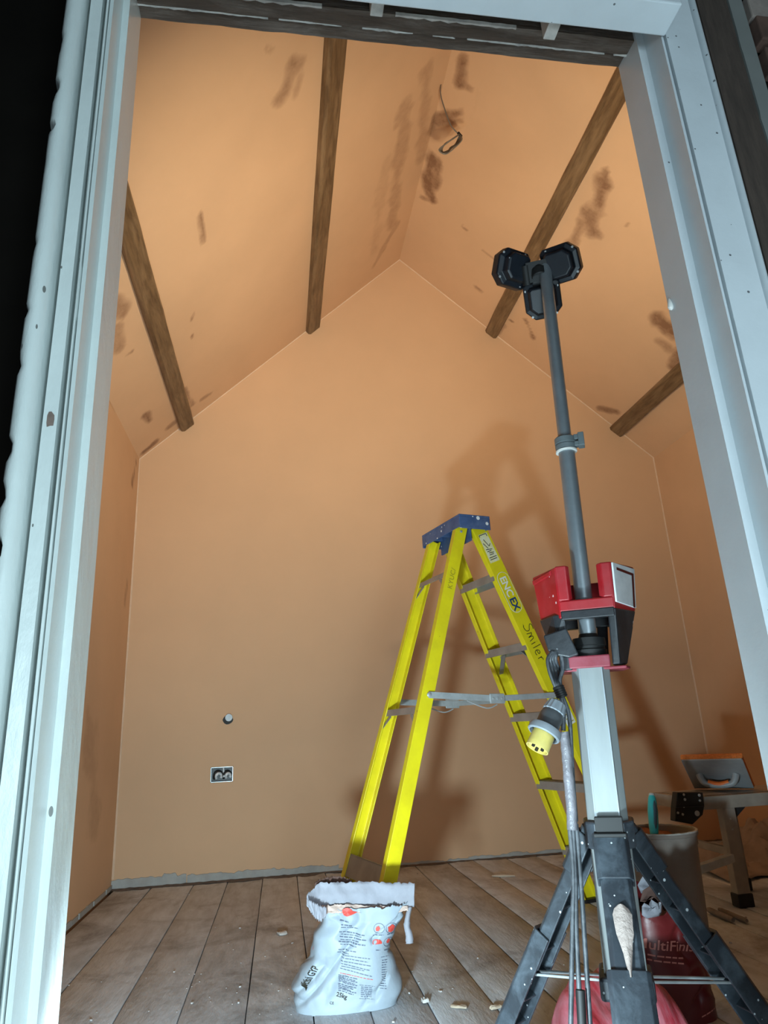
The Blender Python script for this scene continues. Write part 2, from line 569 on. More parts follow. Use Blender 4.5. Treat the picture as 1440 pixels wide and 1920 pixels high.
# hole sides and the outer leaf
for (xa, za), (xb, zb) in (((hx0, hz0), (hx1, hz0)), ((hx1, hz0), (hx1, hz1)), ((hx1, hz1), (hx0, hz1)), ((hx0, hz1), (hx0, hz0))):
    mb.add([(xa, YB, za), (xa, YB + .05, za), (xb, YB + .05, zb), (xb, YB, zb)], [(0, 1, 2, 3)])
mb.prism([(XL - TH, YB + .05, -.08), (XR + TH, YB + .05, -.08), (XR + TH, YB + .05, ZR), (XA, YB + .05, ZA + .2), (XL - TH, YB + .05, ZL)], (0, TH, 0))
mb.build('wall_back', M_wall, kind='structure', loc=(XA, YB, 0))


def grid_wall(p00, p10, p01, p11, step):
    p00, p10, p01, p11 = map(Vector, (p00, p10, p01, p11))
    nu = int((p10 - p00).length / step); nv = int((p01 - p00).length / step)
    return [[(p00.lerp(p10, i / nu)).lerp(p01.lerp(p11, i / nu), j / nv) for i in range(nu + 1)] for j in range(nv + 1)]


YC = 0.90   # ceiling runs over the front wall
mb = MB()
mb.grid(grid_wall((XL, YB, 0), (XL, YF, 0), (XL, YB, ZL), (XL, YF, ZL), 0.03))
mb.box(XL - TH, XL - 0.004, YC, YB, -.08, ZL)
wl = mb.build('wall_left', M_plaster, kind='structure', loc=(XL, 2.6, 0))
stain_attr(wl, [([onX(255, 868, XL), onX(248, 905, XL)], .02, .8), ([onX(200, 738, XL), onX(258, 822, XL)], .018, .55), ([onX(238, 1095, XL), onX(234, 1130, XL)], .03, .4),
                ([onX(168, 1390, XL), onX(172, 1420, XL)], .12, .30), ([onX(172, 1500, XL), onX(180, 1530, XL)], .10, .28)])
mb = MB()
mb.grid(grid_wall((XR, YF, 0), (XR, YB, 0), (XR, YF, ZR), (XR, YB, ZR), 0.06))
mb.box(XR + 0.004, XR + TH, YC, YB, -.08, ZR)
wr = mb.build('wall_right', M_plaster, kind='structure', loc=(XR, 2.6, 0))
stain_attr(wr, [([(XR, 2.0, 0.2), (XR, 2.6, 0.25)], .1, .3)])
mb = MB()
mb.grid(grid_wall((XL, YB, ZL), (XL, YC, ZL), (XA, YB, ZA), (XA, YC, ZA), 0.02))
mb.grid(grid_wall((XA, YB, ZA), (XA, YC, ZA), (XR, YB, ZR), (XR, YC, ZR), 0.02))
mb.prism([(XL - TH, YC, ZL), (XL - TH, YC, ZL + .12), (XA, YC, ZA + .15), (XR + TH, YC, ZR + .12), (XR + TH, YC, ZR), (XA, YC, ZA + .005)], (0, YB + TH - YC, 0))
cl = mb.build('ceiling', M_plaster, kind='structure', loc=(XA, 2.6, ZL))
SL = [([(550, 120), (532, 175)], .045, .6), ([(560, 150), (555, 178)], .03, .35), ([(376, 402), (381, 452)], .016, .7), ([(220, 560), (226, 585)], .04, .6), ([(218, 620), (226, 655)], .035, .55),
      ([(248, 658), (219, 676)], .009, .9), ([(276, 778), (280, 790)], .03, .8), ([(345, 730), (362, 758)], .02, .6), ([(378, 748), (395, 738)], .022, .55), ([(292, 828), (268, 848)], .02, .8),
      ([(318, 800), (328, 792)], .025, .6), ([(362, 590), (360, 600)], .012, .6), ([(360, 628), (361, 632)], .008, .9), ([(724, 300), (700, 470)], .06, .22), ([(760, 200), (735, 420)], .055, .38),
      ([(800, 130), (790, 300)], .05, .35), ([(745, 420), (700, 500)], .03, .35), ([(770, 200), (745, 235)], .03, .35), ([(210, 545), (236, 575)], .02, .35), ([(500, 90), (510, 95)], .02, .35)]
SR = [([(868, 112), (862, 150)], .035, .8), ([(862, 148), (880, 166)], .018, .5), ([(795, 240), (820, 222), (862, 212)], .035, .75), ([(840, 228), (866, 226)], .018, .8), ([(800, 150), (796, 245)], .03, .5),
      ([(808, 300), (800, 340), (812, 372)], .045, .85), ([(822, 305), (815, 350)], .035, .7), ([(790, 370), (800, 374)], .012, .6), ([(1130, 350), (1125, 385)], .055, .85), ([(1108, 400), (1112, 432)], .05, .7),
      ([(1090, 420), (1070, 462)], .035, .6), ([(1136, 322), (1130, 350)], .02, .7), ([(1178, 420), (1176, 424)], .012, .5), ([(1240, 605), (1262, 622)], .06, .9), ([(1236, 640), (1250, 650)], .04, .6), ([(1278, 655), (1262, 690)], .035, .8),
      ([(1240, 722), (1228, 730)], .03, .5), ([(1125, 766), (1155, 772)], .03, .7), ([(985, 600), (1000, 632)], .022, .8), ([(893, 538), (902, 546)], .022, .65), ([(868, 424), (876, 434)], .008, .6), ([(955, 600), (968, 606)], .008, .8),
      ([(945, 610), (935, 625)], .02, .5), ([(870, 265), (905, 150)], .03, .12), ([(905, 470), (925, 485)], .008, .4)]
stain_attr(cl, [([onL(*p) for p in P], w, s) for P, w, s in SL] + [([onR(*p) for p in P], w, s) for P, w, s in SR])

# pale arrises where the skim meets: gable line and the two corners of the back wall
M_bead = mat('pale_plaster_arris', (0.72, 0.50, 0.34), 0.8, var=0.15, vscale=12)
for k, (p0, p1, wv) in enumerate((((XL, ZL), (XA, ZA), (.4, -.5)), ((XA, ZA), (XR, ZR), (-.4, -.5)), ((XL, .05), (XL, ZL), (1, 0)), ((XR, .05), (XR, ZR), (-1, 0)))):
    mb = MB()
    rows = []
    n = 60
    for i in range(n + 1):
        x = p0[0] + (p1[0] - p0[0]) * i / n; z = p0[1] + (p1[1] - p0[1]) * i / n
        w_ = .009 + .004 * noise.noise(Vector((x * 5, z * 5, k)))
        rows.append([(x, YB - .0045, z), (x + wv[0] * w_ * .6, YB - .004, z + wv[1] * w_ * .6), (x + wv[0] * w_, YB - .0004, z + wv[1] * w_)])
    mb.grid(rows)
    mb.build('trim_%d' % (k + 1), M_bead, kind='structure', loc=(p0[0], YB, p0[1]), smooth=70)

# front wall round the doorway (near-black, the hall's deep shadow put into its colour)
DX0, DX1 = -0.2575, 0.7077      # reveals of the door lining
mb = MB()
mb.box(XL - TH, -0.31, 0.905, YF, -.08, 4.4)
mb.box(0.80, XR + TH, 0.905, YF, -.08, 4.4)
mb.box(-0.31, 0.80, 0.905, YF, 2.16, 4.4)
wf = mb.build('wall_front', M_shadow_wall, kind='structure', loc=(XA, YF, 0))
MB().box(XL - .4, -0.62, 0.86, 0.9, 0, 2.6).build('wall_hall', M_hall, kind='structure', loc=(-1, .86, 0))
hr = thing('wall_hall_right', (1.0, .93, 0), kind='structure')
MB().box(0.925, 1.6, 0.88, 0.90, 0, 2.6).build('backing', M_shadow_wall, hr)
zz = 1.62
row = 0
while zz < 2.3:
    off = 0.11 if row % 2 else 0.0
    for k in range(2):
        x0 = 0.935 + k * 0.225 - off
        x0c = max(x0, 0.93)
        if (row, k) in ((3, 0), (6, 1)):
            continue
        MB().box(x0c, x0 + 0.215, 0.862 - 0.006 * ((row * 7 + k) % 3), 0.885, zz, zz + 0.062).build('brick', M_brickp if (row + k) % 3 == 0 else M_brick, hr, bevel=.003)
    zz += 0.075
    row += 1

# pale bare strip at the foot of the back wall
mb = MB()
for x0, x1, h in ((XL, -0.52, .047), (-0.515, -0.2, .042), (-0.2, -0.03, .04), (-0.03, 0.33, .036), (0.33, 1.1, .014), (1.1, 1.9, .02)):
    n = max(6, int((x1 - x0) / 0.012))
    rows = []
    for k in range(n + 1):
        x = x0 + (x1 - x0) * k / n
        t = h + 0.016 * noise.noise(Vector((x * 9, 2, 0))) + 0.009 * noise.noise(Vector((x * 40, 5, 0)))
        if -.65 < x < -.58:
            t += 0.016
        t = max(t, 0.006)
        rows.append([(x, YB - 0.0008, t), (x, YB - 0.005, t - 0.002), (x, YB - 0.006, -0.002)])
    mb.grid(rows)
mb.build('baseboard_back', M_skirt, kind='structure', loc=(0, YB, 0))
mb = MB()
for k in range(26):
    y = YF + (YB - YF) * k / 26
    h = 0.02 + 0.018 * abs(noise.noise(Vector((0, y * 8, 2))))
    mb.box(XL + 0.0005, XL + 0.006 + .004 * abs(noise.noise(Vector((3, y * 9, 2)))), y, y + 0.11 + 0.02 * (k % 2), 0, h)
mb.build('baseboard_left', M_skirt, kind='structure', loc=(XL, 2.6, 0))

# ------------------------------------------------------------------ door frame
dr = thing('door_1', (0.22, 0.9, 0), kind='structure')
ZT = 2.45


def wavy_prism(poly2, z0, z1, name, mt, dz=0.05, jag=None, **kw):
    """upright moulding with plan outline poly2; jag lists the outline points that follow a broken edge"""
    mb = MB()
    n = int((z1 - z0) / dz)
    rows = []
    for k in range(n + 1):
        z = z0 + (z1 - z0) * k / n
        r = []
        for i, (x, y) in enumerate(poly2):
            d = 0.0008 * noise.noise(Vector((i * 5.3, z * 3, x * 9)))
            if jag and i in jag:
                q = 0.8 * noise.noise(Vector((2.3, z * 24, 4))) + 0.55 * noise.noise(Vector((1, z * 80, 9)))
                d += jag[i] * max(0, q - .12) * 1.8
            r.append((x + d, y, z))
        rows.append(r + [r[0]])
    mb.grid(rows)
    o = len(mb.v) - len(rows) * len(rows[0])
    w = len(rows[0])
    mb.f.append(tuple(o + q for q in range(w - 1)))
    mb.f.append(tuple(o + (len(rows) - 1) * w + q for q in reversed(range(w - 1))))
    return mb.build(name, mt, dr, smooth=35, **kw)


LXs = -0.2575; LXb = -0.2681
YA_L, YB_L = 0.905, 0.854
# left side: rebated lining, then the moulded architrave
wavy_prism([(LXs, .985), (LXs, YA_L), (LXb, YA_L), (LXb, YB_L), (-.2735, YB_L), (-.2735, .985)], -.02, ZT, 'jamb', M_paint)
arch = [(-.2735, .885), (-.2752, .885), (-.2752, .852), (-.2772, .850), (-.279, .853), (-.2795, .882), (-.2842, .882), (-.2842, .850), (-.3008, .847), (-.3014, .880), (-.3075, .880)]
for k in range(9):
    a = math.pi * (0.02 + 0.9 * k / 8)
    arch.append((-.322 + .0148 * math.cos(a), .853 - .026 * math.sin(a) ** .8))
arch += [(-.3390, .862), (-.3390, .905), (-.2735, .905)]
nA = len(arch)
wavy_prism(arch, -.02, ZT, 'architrave', M_paint, dz=0.012, jag={nA - 2: .016, nA - 3: .020, nA - 4: .019, nA - 5: .016, nA - 6: .011, nA - 7: .005})
RXs = 0.7077; RXb = 0.7242
YA_R, YB_R = 0.914, 0.866
wavy_prism([(RXs, .985), (RXs, YA_R), (RXb, YA_R), (RXb, YB_R), (.7290, YB_R), (.7290, .985)], -.02, ZT, 'jamb', M_paint2)
wavy_prism([(.7296, .885), (.7325, .885), (.7325, .862), (.7965, .860), (.7970, .868), (.7990, .868), (.8005, .858), (.804, .853), (.808, .855), (.8105, .862), (.8300, .895), (.8300, .91), (.7296, .91)], -.02, ZT, 'architrave', M_paint2)
wavy_prism([(.8305, .893), (.8305, .875), (.895, .872), (.895, .905), (.8305, .905)], -.02, ZT, 'timber_post', M_post)
wavy_prism([(.8955, .89), (.8955, .868), (.926, .868), (.926, .905), (.8955, .905)], -.02, ZT, 'trim_strip', M_shaded_strip, dz=0.02, jag={0: -.006, 1: -.006})
# bare chipped patches on the left moulding, filler drip on the right edge
for (u, v, Y, sx, sz) in ((94, 786, .849, .006, .012),):
    p = at(u, v, Y)
    mb = MB()
    n = 9
    ring = [(p.x + sx * math.cos(2 * math.pi * k / n) * (0.7 + .5 * random.random()), p.y, p.z + sz * math.sin(2 * math.pi * k / n) * (0.7 + .5 * random.random())) for k in range(n)]
    mb.prism(ring, (0, -.0012, 0))
    mb.build('bare_patch', M_chip, dr, label='bare brown chip in the left moulding')
p = at(1260, 566, .975)
MB().lathe((RXs - .002, p.y, p.z - .012), (0, 0, 1), [(0, -.006), (.004, -.004), (.0055, 0), (.0045, .008), (.0025, .016), (0, .02)], 10).build('paint_drip', M_white, dr, smooth=60, label='white drip on the right jamb edge')
# head: painted rail, bare lintel timbers with plaster remains, packing blocks
MB().box(RXs * 0 - .2735, .729, .80, .862, 1.985, ZT).build('head_rail', M_paint2, dr, bevel=.003)


def rough_beam(x0, x1, y0, y1, z0, z1, n, amp, seed):
    mb = MB()
    rows = []
    for k in range(n + 1):
        x = x0 + (x1 - x0) * k / n
        q = lambda i: amp * noise.noise(Vector((x * 9, i * 7.7, seed))) + amp * .5 * noise.noise(Vector((x * 40, i * 3.1, seed)))
        r = [(x, y0 + q(1), z0 + q(2)), (x, y1 + q(3), z0 + q(4)), (x, y1 + q(3), z1), (x, y0 + q(1), z1)]
        rows.append(r + [r[0]])
    mb.grid(rows)
    return mb


rough_beam(-.35, .85, .957, .985, 2.056, 2.16, 60, .002, 1).build('lintel_board', M_timber, dr)
rough_beam(-.35, .85, .920, .952, 2.048, 2.16, 60, .002, 5).build('lintel_board', M_timber, dr)
rough_beam(-.35, .85, .862, .905, 2.13, 2.16, 30, .002, 8).build('lintel_board', M_gap, dr)
mb = MB()
for x0, x1 in ((-.30, -.02), (.0, .12), (.16, .26), (.3, .345), (.37, .66), (.68, .72)):
    n = int((x1 - x0) / .008)
    rows = []
    for k in range(n + 1):
        x = x0 + (x1 - x0) * k / n
        a = .0035 * noise.noise(Vector((x * 30, 1, 1))); b = .003 * noise.noise(Vector((x * 60, 4, 2)))
        taper = min(1, 6 * min(k, n - k) / max(n, 1))
        rows.append([(x, .9505 + .003 * (1 - taper) + a, 2.050), (x, .9545, 2.0475 + b), (x, .9585 - .003 * (1 - taper) + b, 2.0545)])
    mb.grid(rows)
mb.build('plaster_seam', M_mortar, dr, solid=.001)
mb = MB()
for x0, x1 in ((-.10, .08), (.22, .46)):
    n = int((x1 - x0) / .008)
    mb.grid([[(x0 + (x1 - x0) * k / n, .9185 + .002 * noise.noise(Vector((k * .4, 2, 2))), 2.052), (x0 + (x1 - x0) * k / n, .9200, 2.0465), (x0 + (x1 - x0) * k / n, .9235 + .003 * noise.noise(Vector((k * .5, 1, 2))), 2.047)] for k in range(n + 1)])
mb.build('plaster_seam', M_mortar, dr, solid=.001)
for u, v in ((708, 10), (1036, 55)):
    p = at(u, v, .885)
    MB().box(p.x - .012, p.x + .012, .866, .905, p.z - .002, 2.13).build('packer', M_mortar, dr, bevel=.002)

# ------------------------------------------------------------------ ceiling beams
def beam(x0, x1, side, label, seed):
    n = nL if side < 0 else nR
    inn = -Vector(n)
    zf = (lambda x: ZL + (x - XL) / (XA - XL) * (ZA - ZL)) if side < 0 else (lambda x: ZR + (XR - x) / (XR - XA) * (ZA - ZR))
    mb = MB()
    rows = []
    K = 70
    for k in range(K + 1):
        y = 0.99 + (YB - 0.003 - 0.99) * k / K
        a = Vector((x0, y, zf(x0))); b = Vector((x1, y, zf(x1)))
        q = lambda i, s=.004: s * noise.noise(Vector((i * 4.7, y * 2.2, seed))) + s * .5 * noise.noise(Vector((i * 2.7, y * 9, seed + 3)))
        wane = 0.012 * max(0, noise.noise(Vector((2, y * 1.3, seed + 9))))
        d = (b - a).normalized()
        r = [a - inn * .02, a + inn * (.030 + q(1)) + d * q(2), a + d * (.012 + wane) + inn * (.042 + q(3)), b - d * (.010 + wane * .6) + inn * (.042 + q(4)), b + inn * (.030 + q(5)) + d * q(6), b - inn * .02]
        rows.append(r + [r[0]])
    mb.grid(rows)
    o = len(mb.v) - len(rows) * 7
    mb.f.append(tuple(o + i for i in range(6)))
    mb.f.append(tuple(o + K * 7 + i for i in reversed(range(6))))
    bm_ = mb.build('ceiling_beam', M_beam, loc=((x0 + x1) / 2, 2.6, zf((x0 + x1) / 2)), smooth=35)
    return tag(bm_, label, 'beam')


beam(-.672, -.598, -1, 'dark wooden beam low on the left slope above the left wall', 1)
beam(.190, .272, -1, 'dark wooden beam high on the left slope of the ceiling', 11)
beam(1.576, 1.654, 1, 'dark wooden beam crossing behind the work lamp heads', 21)
beam(2.468, 2.548, 1, 'dark wooden beam low on the right slope above the right wall', 31)

# ------------------------------------------------------------------ wire hanging from the ceiling
c0 = onR(828, 155)
Yw = c0.y - .01
pth = [c0 + V(0, 0, .01), at(826, 175, Yw), at(834, 205, Yw), at(846, 236, Yw), at(861, 252, Yw)]


def smooth_path(pts, n=8):
    out = []
    P = [pts[0]] + list(pts) + [pts[-1]]
    for i in range(1, len(P) - 2):
        for k in range(n):
            t = k / n
            a, b, c, d = P[i - 1], P[i], P[i + 1], P[i + 2]
            out.append(0.5 * ((2 * b) + (c - a) * t + (2 * a - 5 * b + 4 * c - d) * t * t + (3 * b - a - 3 * c + d) * t ** 3))
    out.append(Vector(pts[-1]))
    return out


wire = thing('hanging_wire', c0, 'thin grey cable with a coiled end hanging from the ceiling ridge', 'cable')
MB().tube(smooth_path(pth), .0035, 8).build('drop', M_wire, wire, smooth=60)
mb = MB()
for k in range(5):
    j = lambda s: s * (random.random() - .5)
    Y1 = Yw + .02 * (k - 2)
    loop = [at(862, 252, Yw), at(866 - 3 * k, 262 + 2 * k, Y1), at(852 - 2 * k, 277 + j(5), Y1), at(836 + j(7), 287 + j(4), Y1), at(823 + k * 1.5, 284 + j(6), Y1), at(832 + j(5), 272 + j(5), Y1), at(850 + j(4), 260, Y1), at(862, 251, Yw)]
    mb.tube(smooth_path(loop, 6), .0032, 7)
mb.build('coil', M_wire, wire, smooth=60)
MB().tube([at(859, 249, Yw), at(865, 256, Yw)], .008, 10).build('tie', M_rubber, wire, smooth=60)

# ------------------------------------------------------------------ electrics in the back wall
sb = thing('socket_box', ((hx0 + hx1) / 2, YB, (hz0 + hz1) / 2), 'empty sunken metal back box with loose wires low in the back wall', 'socket')
e = .0015
mb = MB()
MB().box(hx0 + e, hx1 - e, YB + .040, YB + .046, hz0 + e, hz1 - e).build('box_back', M_plugd, sb)
mb.box(hx0 + e, hx0 + .004, YB - .002, YB + .046, hz0 + e, hz1 - e)
mb.box(hx1 - .004, hx1 - e, YB - .002, YB + .046, hz0 + e, hz1 - e)
mb.box(hx0 + e, hx1 - e, YB - .002, YB + .046, hz0 + e, hz0 + .004)
mb.box(hx0 + e, hx1 - e, YB - .002, YB + .046, hz1 - .004, hz1 - e)
mb.build('box', M_metalbox, sb)
cx, cz = (hx0 + hx1) / 2, (hz0 + hz1) / 2
for k, (dx, r, mt) in enumerate(((-.022, .024, M_rubber), (.030, .022, M_rubber), (-.018, .015, M_wirew), (.036, .013, M_wirew))):
    y = YB + .012 - .006 * (k > 1)
    pts_ = [V(cx + dx + r * math.cos(a), y + .01 * math.sin(a * 2), cz - .012 + 1.25 * r * math.sin(a)) for a in [math.pi * t / 10 - .2 for t in range(13)]]
    MB().tube(pts_, .0065 if k < 2 else .008, 8).build('wire', mt, sb, smooth=60)
MB().tube([V(cx + .008, YB + .01, cz + .036), V(cx + .012, YB + .004, cz - .016)], .005, 8).build('wire', M_wirew, sb, smooth=60)
p = at(428.5, 1347, YB)
cs = thing('conduit_stub', (p.x, YB, p.z), 'short grey conduit end poking from a hole in the back wall', 'pipe')
MB().lathe((p.x + .003, YB - .026, p.z + .004), (0, 1, 0), [(.0, .004), (.017, .004), (.017, 0), (.021, 0), (.021, .03)], 20).build('pipe', M_zinc, cs, smooth=40)
mb = MB()
ring = [(p.x - .003 + (.028 + .004 * random.random()) * math.cos(2 * math.pi * k / 14), YB - .0015, p.z - .008 + (.024 + .004 * random.random()) * math.sin(2 * math.pi * k / 14)) for k in range(14)]
mb.prism(ring, (0, .0012, 0)).build('hole', M_rubber, cs)

# ------------------------------------------------------------------ stepladder
LX, LY, LT, LH = 0.766, 2.815, 0.273, 1.553
la = V(math.cos(LT), math.sin(LT), 0); lb = V(-math.sin(LT), math.cos(LT), 0)


def LG(u, w, z):
    return V(LX, LY, 0) + la * u + lb * w + V(0, 0, z)


rails = {'rn': (LG(-.044, -.135, LH), LG(-.565, -.195, 0)), 'rf': (LG(-.044, .135, LH), LG(-.565, .195, 0)),
         'fn': (LG(.044, -.135, LH), LG(.652, -.218, 0)), 'ff': (LG(.044, .135, LH), LG(.652, .218, 0))}
lad = thing('stepladder', (LX, LY, 0), 'yellow fibreglass stepladder standing open in the middle of the floor', 'ladder')


def RP(k, t):
    a, b = rails[k]
    return a.lerp(b, t)


def TV(k, v):
    """parameter along a rail whose picture row is v"""
    lo, hi = 0.0, 1.0
    for _ in range(40):
        mid = (lo + hi) / 2
        p_ = RP(k, mid) - V(0, 0, CAM_H)
        q_ = B @ np.array(p_)
        if 960 - FPX * q_[1] / q_[2] < v:
            lo = mid
        else:
            hi = mid
    return (lo + hi) / 2


def rail_frame(k):
    a, b = rails[k]
    d = (b - a).normalized()
    s = (la - d * la.dot(d)).normalized()          # across the web, towards the front
    o = d.cross(s)
    near = k[1] == 'n'
    if (o.dot(lb) > 0) == near:
        o = -o                                     # outwards
    return d, s, o


for k in ('rn', 'rf', 'fn', 'ff'):
    a, b = rails[k]
    d, s, o = rail_frame(k)
    w = .072 if k[0] == 'f' else .052
    fl_ = .030
    t = .0045
    bb = b - d * .0
    aa = a - d * .012
    mb = MB()
    poly2 = [s * (w / 2), s * (w / 2) - o * fl_, s * (w / 2 - t) - o * fl_, s * (w / 2 - t) - o * t, -s * (w / 2 - t) - o * t, -s * (w / 2 - t) - o * fl_, -s * (w / 2) - o * fl_, -s * (w / 2)]
    # trim the foot level with the floor
    P0 = [aa + q for q in poly2]
    P1 = []
    for q in poly2:
        st = b + q
        P1.append(st + d * ((0.012 - st.z) / d.z))
    n = len(poly2)
    mb.add(P0 + P1, [tuple(range(n)), tuple(reversed(range(n, 2 * n)))] + [(i, n + i, n + (i + 1) % n, (i + 1) % n) for i in range(n)])
    r = mb.build('rail', M_yellow, lad, bevel=.0012)
    # foot
    c = b + d * ((0.013 - b.z) / d.z) - o * fl_ / 2
    MB().obox(V(c.x, c.y, .0075), V(s.x, s.y, 0).normalized() * (w / 2 + .004), V(o.x, o.y, 0).normalized() * (fl_ / 2 + .004), V(0, 0, .0075)).build('rubber_foot', M_rubber, lad, bevel=.002)
    # rivets and pivot
    for tt in ((.012,) if k[0] == 'r' else ()):
        MB().lathe(RP(k, tt) + o * .0005, o, [(.006, 0), (.0055, .002), (0, .003)], 10).build('rivet', M_zinc, r, smooth=50)
# treads between the front rails
for i, tt in enumerate([TV('ff', v_) for v_ in (1108, 1228, 1346, 1470, 1592)]):
    a = RP('fn', tt); b = RP('ff', tt)
    ax = (b - a)
    L_ = ax.length / 2 - .006
    ax = ax.normalized()
    mb = MB()
    mid = (a + b) / 2
    mb.obox(mid + V(0, 0, .014), ax * L_, la * .040, V(0, 0, .0025))
    mb.obox(mid - la * .0385, ax * L_, la * .0018, V(0, 0, .0165))
    mb.obox(mid + la * .0385, ax * L_, la * .0018, V(0, 0, .0165))
    for q in range(5):
        mb.obox(mid + V(0, 0, .0172) + la * (-.03 + .015 * q), ax * L_, la * .002, V(0, 0, .0012))
    mb.build('tread', M_alu, lad)
    # diagonal stays under the lower treads
    if i in (1, 4):
        mb = MB()
        mb.bar(a + ax * .09 - V(0, 0, .012), RP('fn', tt + .055) + ax * .012, la, .02, .003)
        mb.build('tread_stay', M_alu, lad)
        mb = MB()
        mb.bar(b - ax * .09 - V(0, 0, .012), RP('ff', tt + .055) - ax * .012, la, .02, .003)
        mb.build('tread_stay', M_alu, lad)
for i, (tt, h) in enumerate(((TV('rf', 1104), .020), (TV('rf', 1341), .024), (TV('rf', 1622), .075))):
    a = RP('rn', tt); b = RP('rf', tt)
    ax = (b - a).normalized()
    L_ = (b - a).length / 2 - .005
    d, s, o = rail_frame('rn')
    mb = MB()
    mb.obox((a + b) / 2 - s * .02, ax * L_, d * h / 2, s * .002)
    mb.obox((a + b) / 2 - s * .012 - d * h / 2, ax * L_, d * .0015, s * .01)
    if i < 2:
        mb.bar(b - ax * .07 + d * h / 2 - s * .018, b - ax * .012 + d * (h / 2 + .045) - s * .018, ax, .014, .002)
        mb.bar(a + ax * .07 + d * h / 2 - s * .018, a + ax * .012 + d * (h / 2 + .045) - s * .018, ax, .014, .002)
    mb.build('rear_brace', M_alu if i < 2 else M_bench, lad)
# top cap: hollow blue plastic moulding
capo = thing('cap_tmp', (LX, LY, 0))
bpy.data.objects.remove(capo)
mb = MB()
cu, cw, z0, z1 = .075, .172, 1.540, 1.601


def capbox(u0, u1, w0, w1, za, zb):
    mb.obox(LG((u0 + u1) / 2, (w0 + w1) / 2, (za + zb) / 2), la * (u1 - u0) / 2, lb * (w1 - w0) / 2, V(0, 0, (zb - za) / 2))


capbox(-cu, cu, -cw, cw, z1 - .010, z1)
capbox(-cu, cu, -cw, -cw + .006, z0, z1 - .010)
capbox(-cu, cu, cw - .006, cw, z0, z1 - .010)
capbox(-cu, -cu + .005, -cw, cw, z0 + .006, z1 - .010)
capbox(cu - .005, cu, -cw, cw, z0 + .006, z1 - .010)
for w_ in (-.10, -.03, .04, .11):
    capbox(-cu, cu, w_ - .002, w_ + .002, z0 + .02, z1 - .010)
capbox(-.004, .004, -.13, .13, 1.50, z1 - .010)
mb.build('top_cap', M_blue, lad, bevel=.004)
# hinged spreaders, one each side
for kr, kf, tr, tf, sag, near in (('rn', 'fn', TV('rn', 1303), TV('fn', 1303), .014, True), ('rf', 'ff', TV('rf', 1316), TV('ff', 1312), .012, False)):
    sgn = -1 if near else 1
    a = RP(kr, tr) + lb * sgn * .006; c = RP(kf, tf) + lb * sgn * .006
    mid = a.lerp(c, .50) - V(0, 0, sag)
    mb = MB()
    mb.bar(a, mid, V(0, 0, 1), .024, .005)
    mb.bar(mid, c, V(0, 0, 1), .022, .005)
    mb.tube(smooth_path([a.lerp(mid, .55) - V(0, 0, .014), mid - V(0, 0, .034) - la * .05, mid - V(0, 0, .022)], 5), .003, 6)
    sp = mb.build('spreader', M_zinc, lad, bevel=.001)
    ah = (c - a).normalized()
    MB().obox(mid + lb * sgn * .004, ah * .034, V(0, 0, .019), lb * .003).build('hinge_plate', M_zinc, sp, bevel=.003)
    for q, rr_ in ((-.02, .004), (0, .0065), (.02, .004)):
        MB().lathe(mid + lb * sgn * .007 + ah * q, lb * sgn, [(rr_, 0), (rr_, .002), (0, .003)], 10).build('rivet', M_zinc, sp, smooth=50)
    for q in (a, c):
        MB().lathe(q + lb * sgn * .003, lb * sgn, [(.009, 0), (.009, .003), (.004, .006), (0, .006)], 12).build('rivet', M_zinc, sp, smooth=40)
# print and handwriting on the near rails
def rail_fn(k, t0, across, lift=.0006):
    d, s, o = rail_frame(k)
    base = RP(k, t0) + o * lift
    return lambda x, y: base + d * x + s * (y + across)


d_, s_, o_ = rail_frame('fn')
LR = (rails['fn'][1] - rails['fn'][0]).length


def patch(fn, pts2, name, mt, parent, **kw):
    mb = MB()
    mb.add([fn(x, y) for x, y in pts2], [tuple(range(len(pts2)))])
    return mb.build(name, mt, parent, **kw)


def stadium(L_, r, n=8, x0=0.0):
    out = []
    for k in range(n + 1):
        a = math.pi / 2 + math.pi * k / n
        out.append((x0 + r + r * math.cos(a), r * math.sin(a)))
    for k in range(n + 1):
        a = -math.pi / 2 + math.pi * k / n
        out.append((x0 + L_ - r + r * math.cos(a), r * math.sin(a)))
    return out


T1 = TV('fn', 997)
f1 = rail_fn('fn', T1, 0)
stk = patch(f1, [(.01, -.022), (.14, -.026), (.14, .026), (.01, .024)], 'sticker', M_sticker, lad, label='worn pale sticker with black marks')
f2 = rail_fn('fn', T1, 0, .0011)
mb = MB()
for a, b in (((.014, -.02), (.014, .018)), ((.014, -.02), (.022, -.02)), ((.014, .018), (.026, .018)), ((.035, -.008), (.070, .006)), ((.070, .006), (.060, .016)), ((.080, -.018), (.085, .014)), ((.09, -.016), (.09, .006)), ((.097, -.01), (.1, .016)), ((.106, -.012), (.106, .012)), ((.118, -.02), (.118, .02)), ((.127, -.02), (.127, .018)), ((.05, -.018), (.078, -.004))):
    A = V(*a, 0); Bv = V(*b, 0)
    n = (Bv - A).normalized()
    n = V(-n.y, n.x, 0) * .0016
    q = [A + n, A - n, Bv - n, Bv + n]
    mb.add([f2(p_.x, p_.y) for p_ in q], [(0, 1, 2, 3)])
mb.build('marks', M_ink, stk)
T3 = TV('fn', 1073)
f3 = rail_fn('fn', T3, 0, .0006); f4 = rail_fn('fn', T3, 0, .0011); f5 = rail_fn('fn', T3, 0, .0016)
oval = patch(f3, stadium(.182, .031), 'logo_oval', M_white, lad, label='white outlined oval logo')
patch(f4, [(x + .0022, y) for x, y in stadium(.1776, .0288)], 'oval_fill', M_yellow, oval)
mb = MB()
w1 = text_shape('ENC', .047, lambda x, y: f5(.020 + x, y - .017), mb, .95, .0009)
mb.build('lettering', M_white, oval)
mb = MB()
